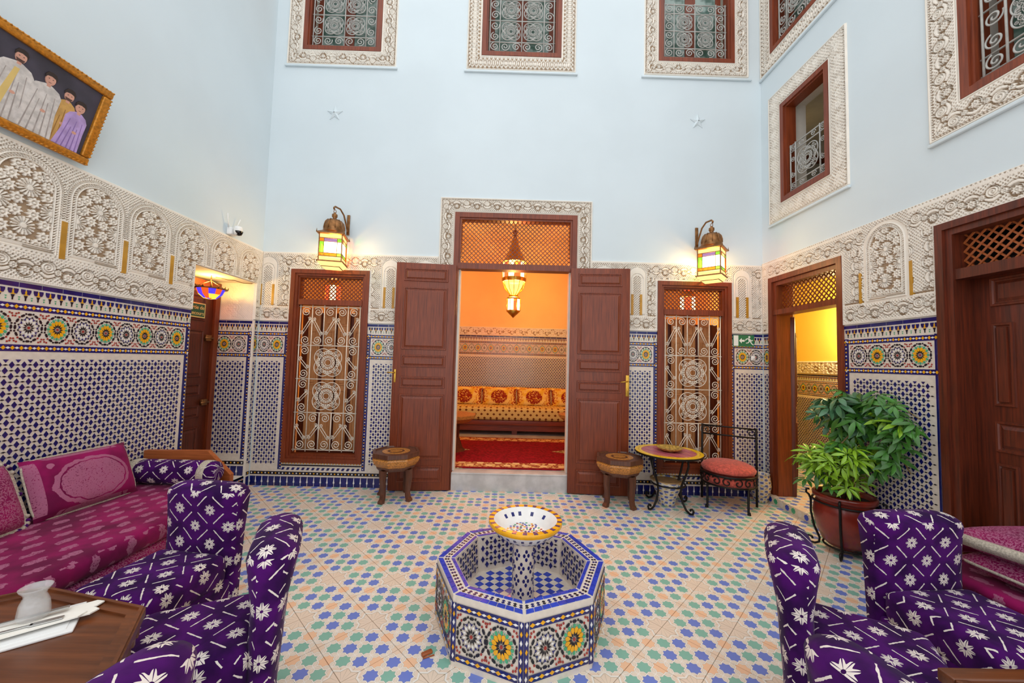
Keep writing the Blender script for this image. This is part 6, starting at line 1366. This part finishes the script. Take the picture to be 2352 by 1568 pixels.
skin = pmat('painted_skin', S(214, 160, 140), 0.6, var=0.1, scale=20); hair = pmat('painted_hair', S(48, 36, 34), 0.6, var=0.1); robes = {'white': pmat('painted_white_robe', S(212, 206, 202), 0.6, var=0.2, scale=26), 'gold': pmat('painted_gold_robe', S(206, 160, 90), 0.6, var=0.2, scale=20), 'lilac': pmat('painted_lilac_dress', S(186, 158, 214), 0.6, var=0.2, scale=14), 'yellow': pmat('painted_yellow_sash', S(226, 196, 120), 0.6, var=0.1)}
beard = pmat('painted_beard', S(92, 64, 56), 0.6, var=0.1); fold = {'white': pmat('painted_white_fold', S(170, 160, 156), 0.6, var=0.2, scale=20), 'gold': pmat('painted_gold_fold', S(156, 112, 56), 0.6, var=0.2), 'lilac': pmat('painted_lilac_fold', S(148, 118, 184), 0.6, var=0.2)}
def figure(x, top, w_, robe, zf, hr=0.040, man=True, lean=0.0):
    """one flat painted person on the canvas: robe, folds, hands, neck, face, hair"""
    y0 = 0.056; z_ = 0.0122+zf*0.0010; sh = top-hr*2.75; E = lambda cx, cy, a, b, n=16: [(cx+a*math.cos(2*PI*i/n), cy+b*math.sin(2*PI*i/n)) for i in range(n)]
    mb = MB(); mb.prism([(x-w_*1.25+lean, y0), (x+w_*1.25+lean, y0), (x+w_*1.02, y0+(sh-y0)*0.55), (x+w_*1.05, sh-0.02), (x+w_*0.78, sh+hr*0.25), (x+hr*0.42, sh+hr*0.72), (x-hr*0.42, sh+hr*0.72), (x-w_*0.78, sh+hr*0.25), (x-w_*1.05, sh-0.02), (x-w_*1.02, y0+(sh-y0)*0.55)], 0.0115, z_); obj('painted_robe', mb, robes[robe], po)
    mb = MB()
    for k, q in enumerate((-0.72, -0.34, 0.06, 0.40, 0.76)): t0 = sh-0.03-0.05*(k % 2); mb.prism([(x+w_*q*1.2+lean, y0), (x+w_*q*1.2+0.008+lean, y0), (x+w_*q*0.8+0.004, t0), (x+w_*q*0.8, t0)], 0.0115, z_+0.0002)
    obj('painted_folds', mb, fold[robe], po)
    mb = MB(); mb.prism(rect(x-hr*0.26, x+hr*0.26, top-hr*2.35, top-hr*1.5), 0.0115, z_+0.0002); mb.prism(E(x, top-hr*1.15, hr*0.66, hr*0.92), 0.0115, z_+0.0004); mb.prism(E(x+w_*0.20, y0+(sh-y0)*0.52, hr*0.36, hr*0.24, 10), 0.0115, z_+0.0004); obj('painted_skin', mb, skin, po)
    mb = MB(); mb.prism([(x-hr*0.74, top-hr*1.10), (x-hr*0.52, top-hr*0.74), (x, top-hr*0.62), (x+hr*0.52, top-hr*0.74), (x+hr*0.74, top-hr*1.10), (x+hr*0.80, top-hr*0.60), (x+hr*0.50, top-hr*0.08), (x, top+hr*0.04), (x-hr*0.50, top-hr*0.08), (x-hr*0.80, top-hr*0.60)], 0.0115, z_+0.0005)
    for sg in (-1, 1): mb.prism(E(x+sg*hr*0.26, top-hr*1.05, hr*0.10, hr*0.06, 8), 0.0115, z_+0.0005)
    mb.prism(rect(x-hr*0.18, x+hr*0.18, top-hr*1.68, top-hr*1.61), 0.0115, z_+0.0005); obj('painted_hair', mb, hair, po)
    if man: mb = MB(); mb.prism([(x-hr*0.55, top-hr*1.45), (x-hr*0.30, top-hr*1.50), (x+hr*0.30, top-hr*1.50), (x+hr*0.55, top-hr*1.45), (x+hr*0.36, top-hr*1.95), (x-hr*0.36, top-hr*1.95)][::-1], 0.0115, z_+0.00045); obj('painted_beard', mb, beard, po)
for i, (x, top, w_, rb, mn) in enumerate(((0.17, 0.45, 0.07, 'white', True), (0.34, 0.47, 0.075, 'white', True), (0.51, 0.485, 0.078, 'white', True), (0.93, 0.430, 0.058, 'gold', True), (0.66, 0.485, 0.082, 'white', True), (0.815, 0.460, 0.078, 'white', False), (1.005, 0.395, 0.060, 'lilac', False))): figure(x, top, w_, rb, i, man=mn, lean=-0.01 if rb == 'lilac' else 0)
mb = MB(); mb.prism([(0.600, 0.056), (0.640, 0.056), (0.672, 0.37), (0.648, 0.37)], 0.0115, 0.0170); obj('painted_sash', mb, robes['yellow'], po)
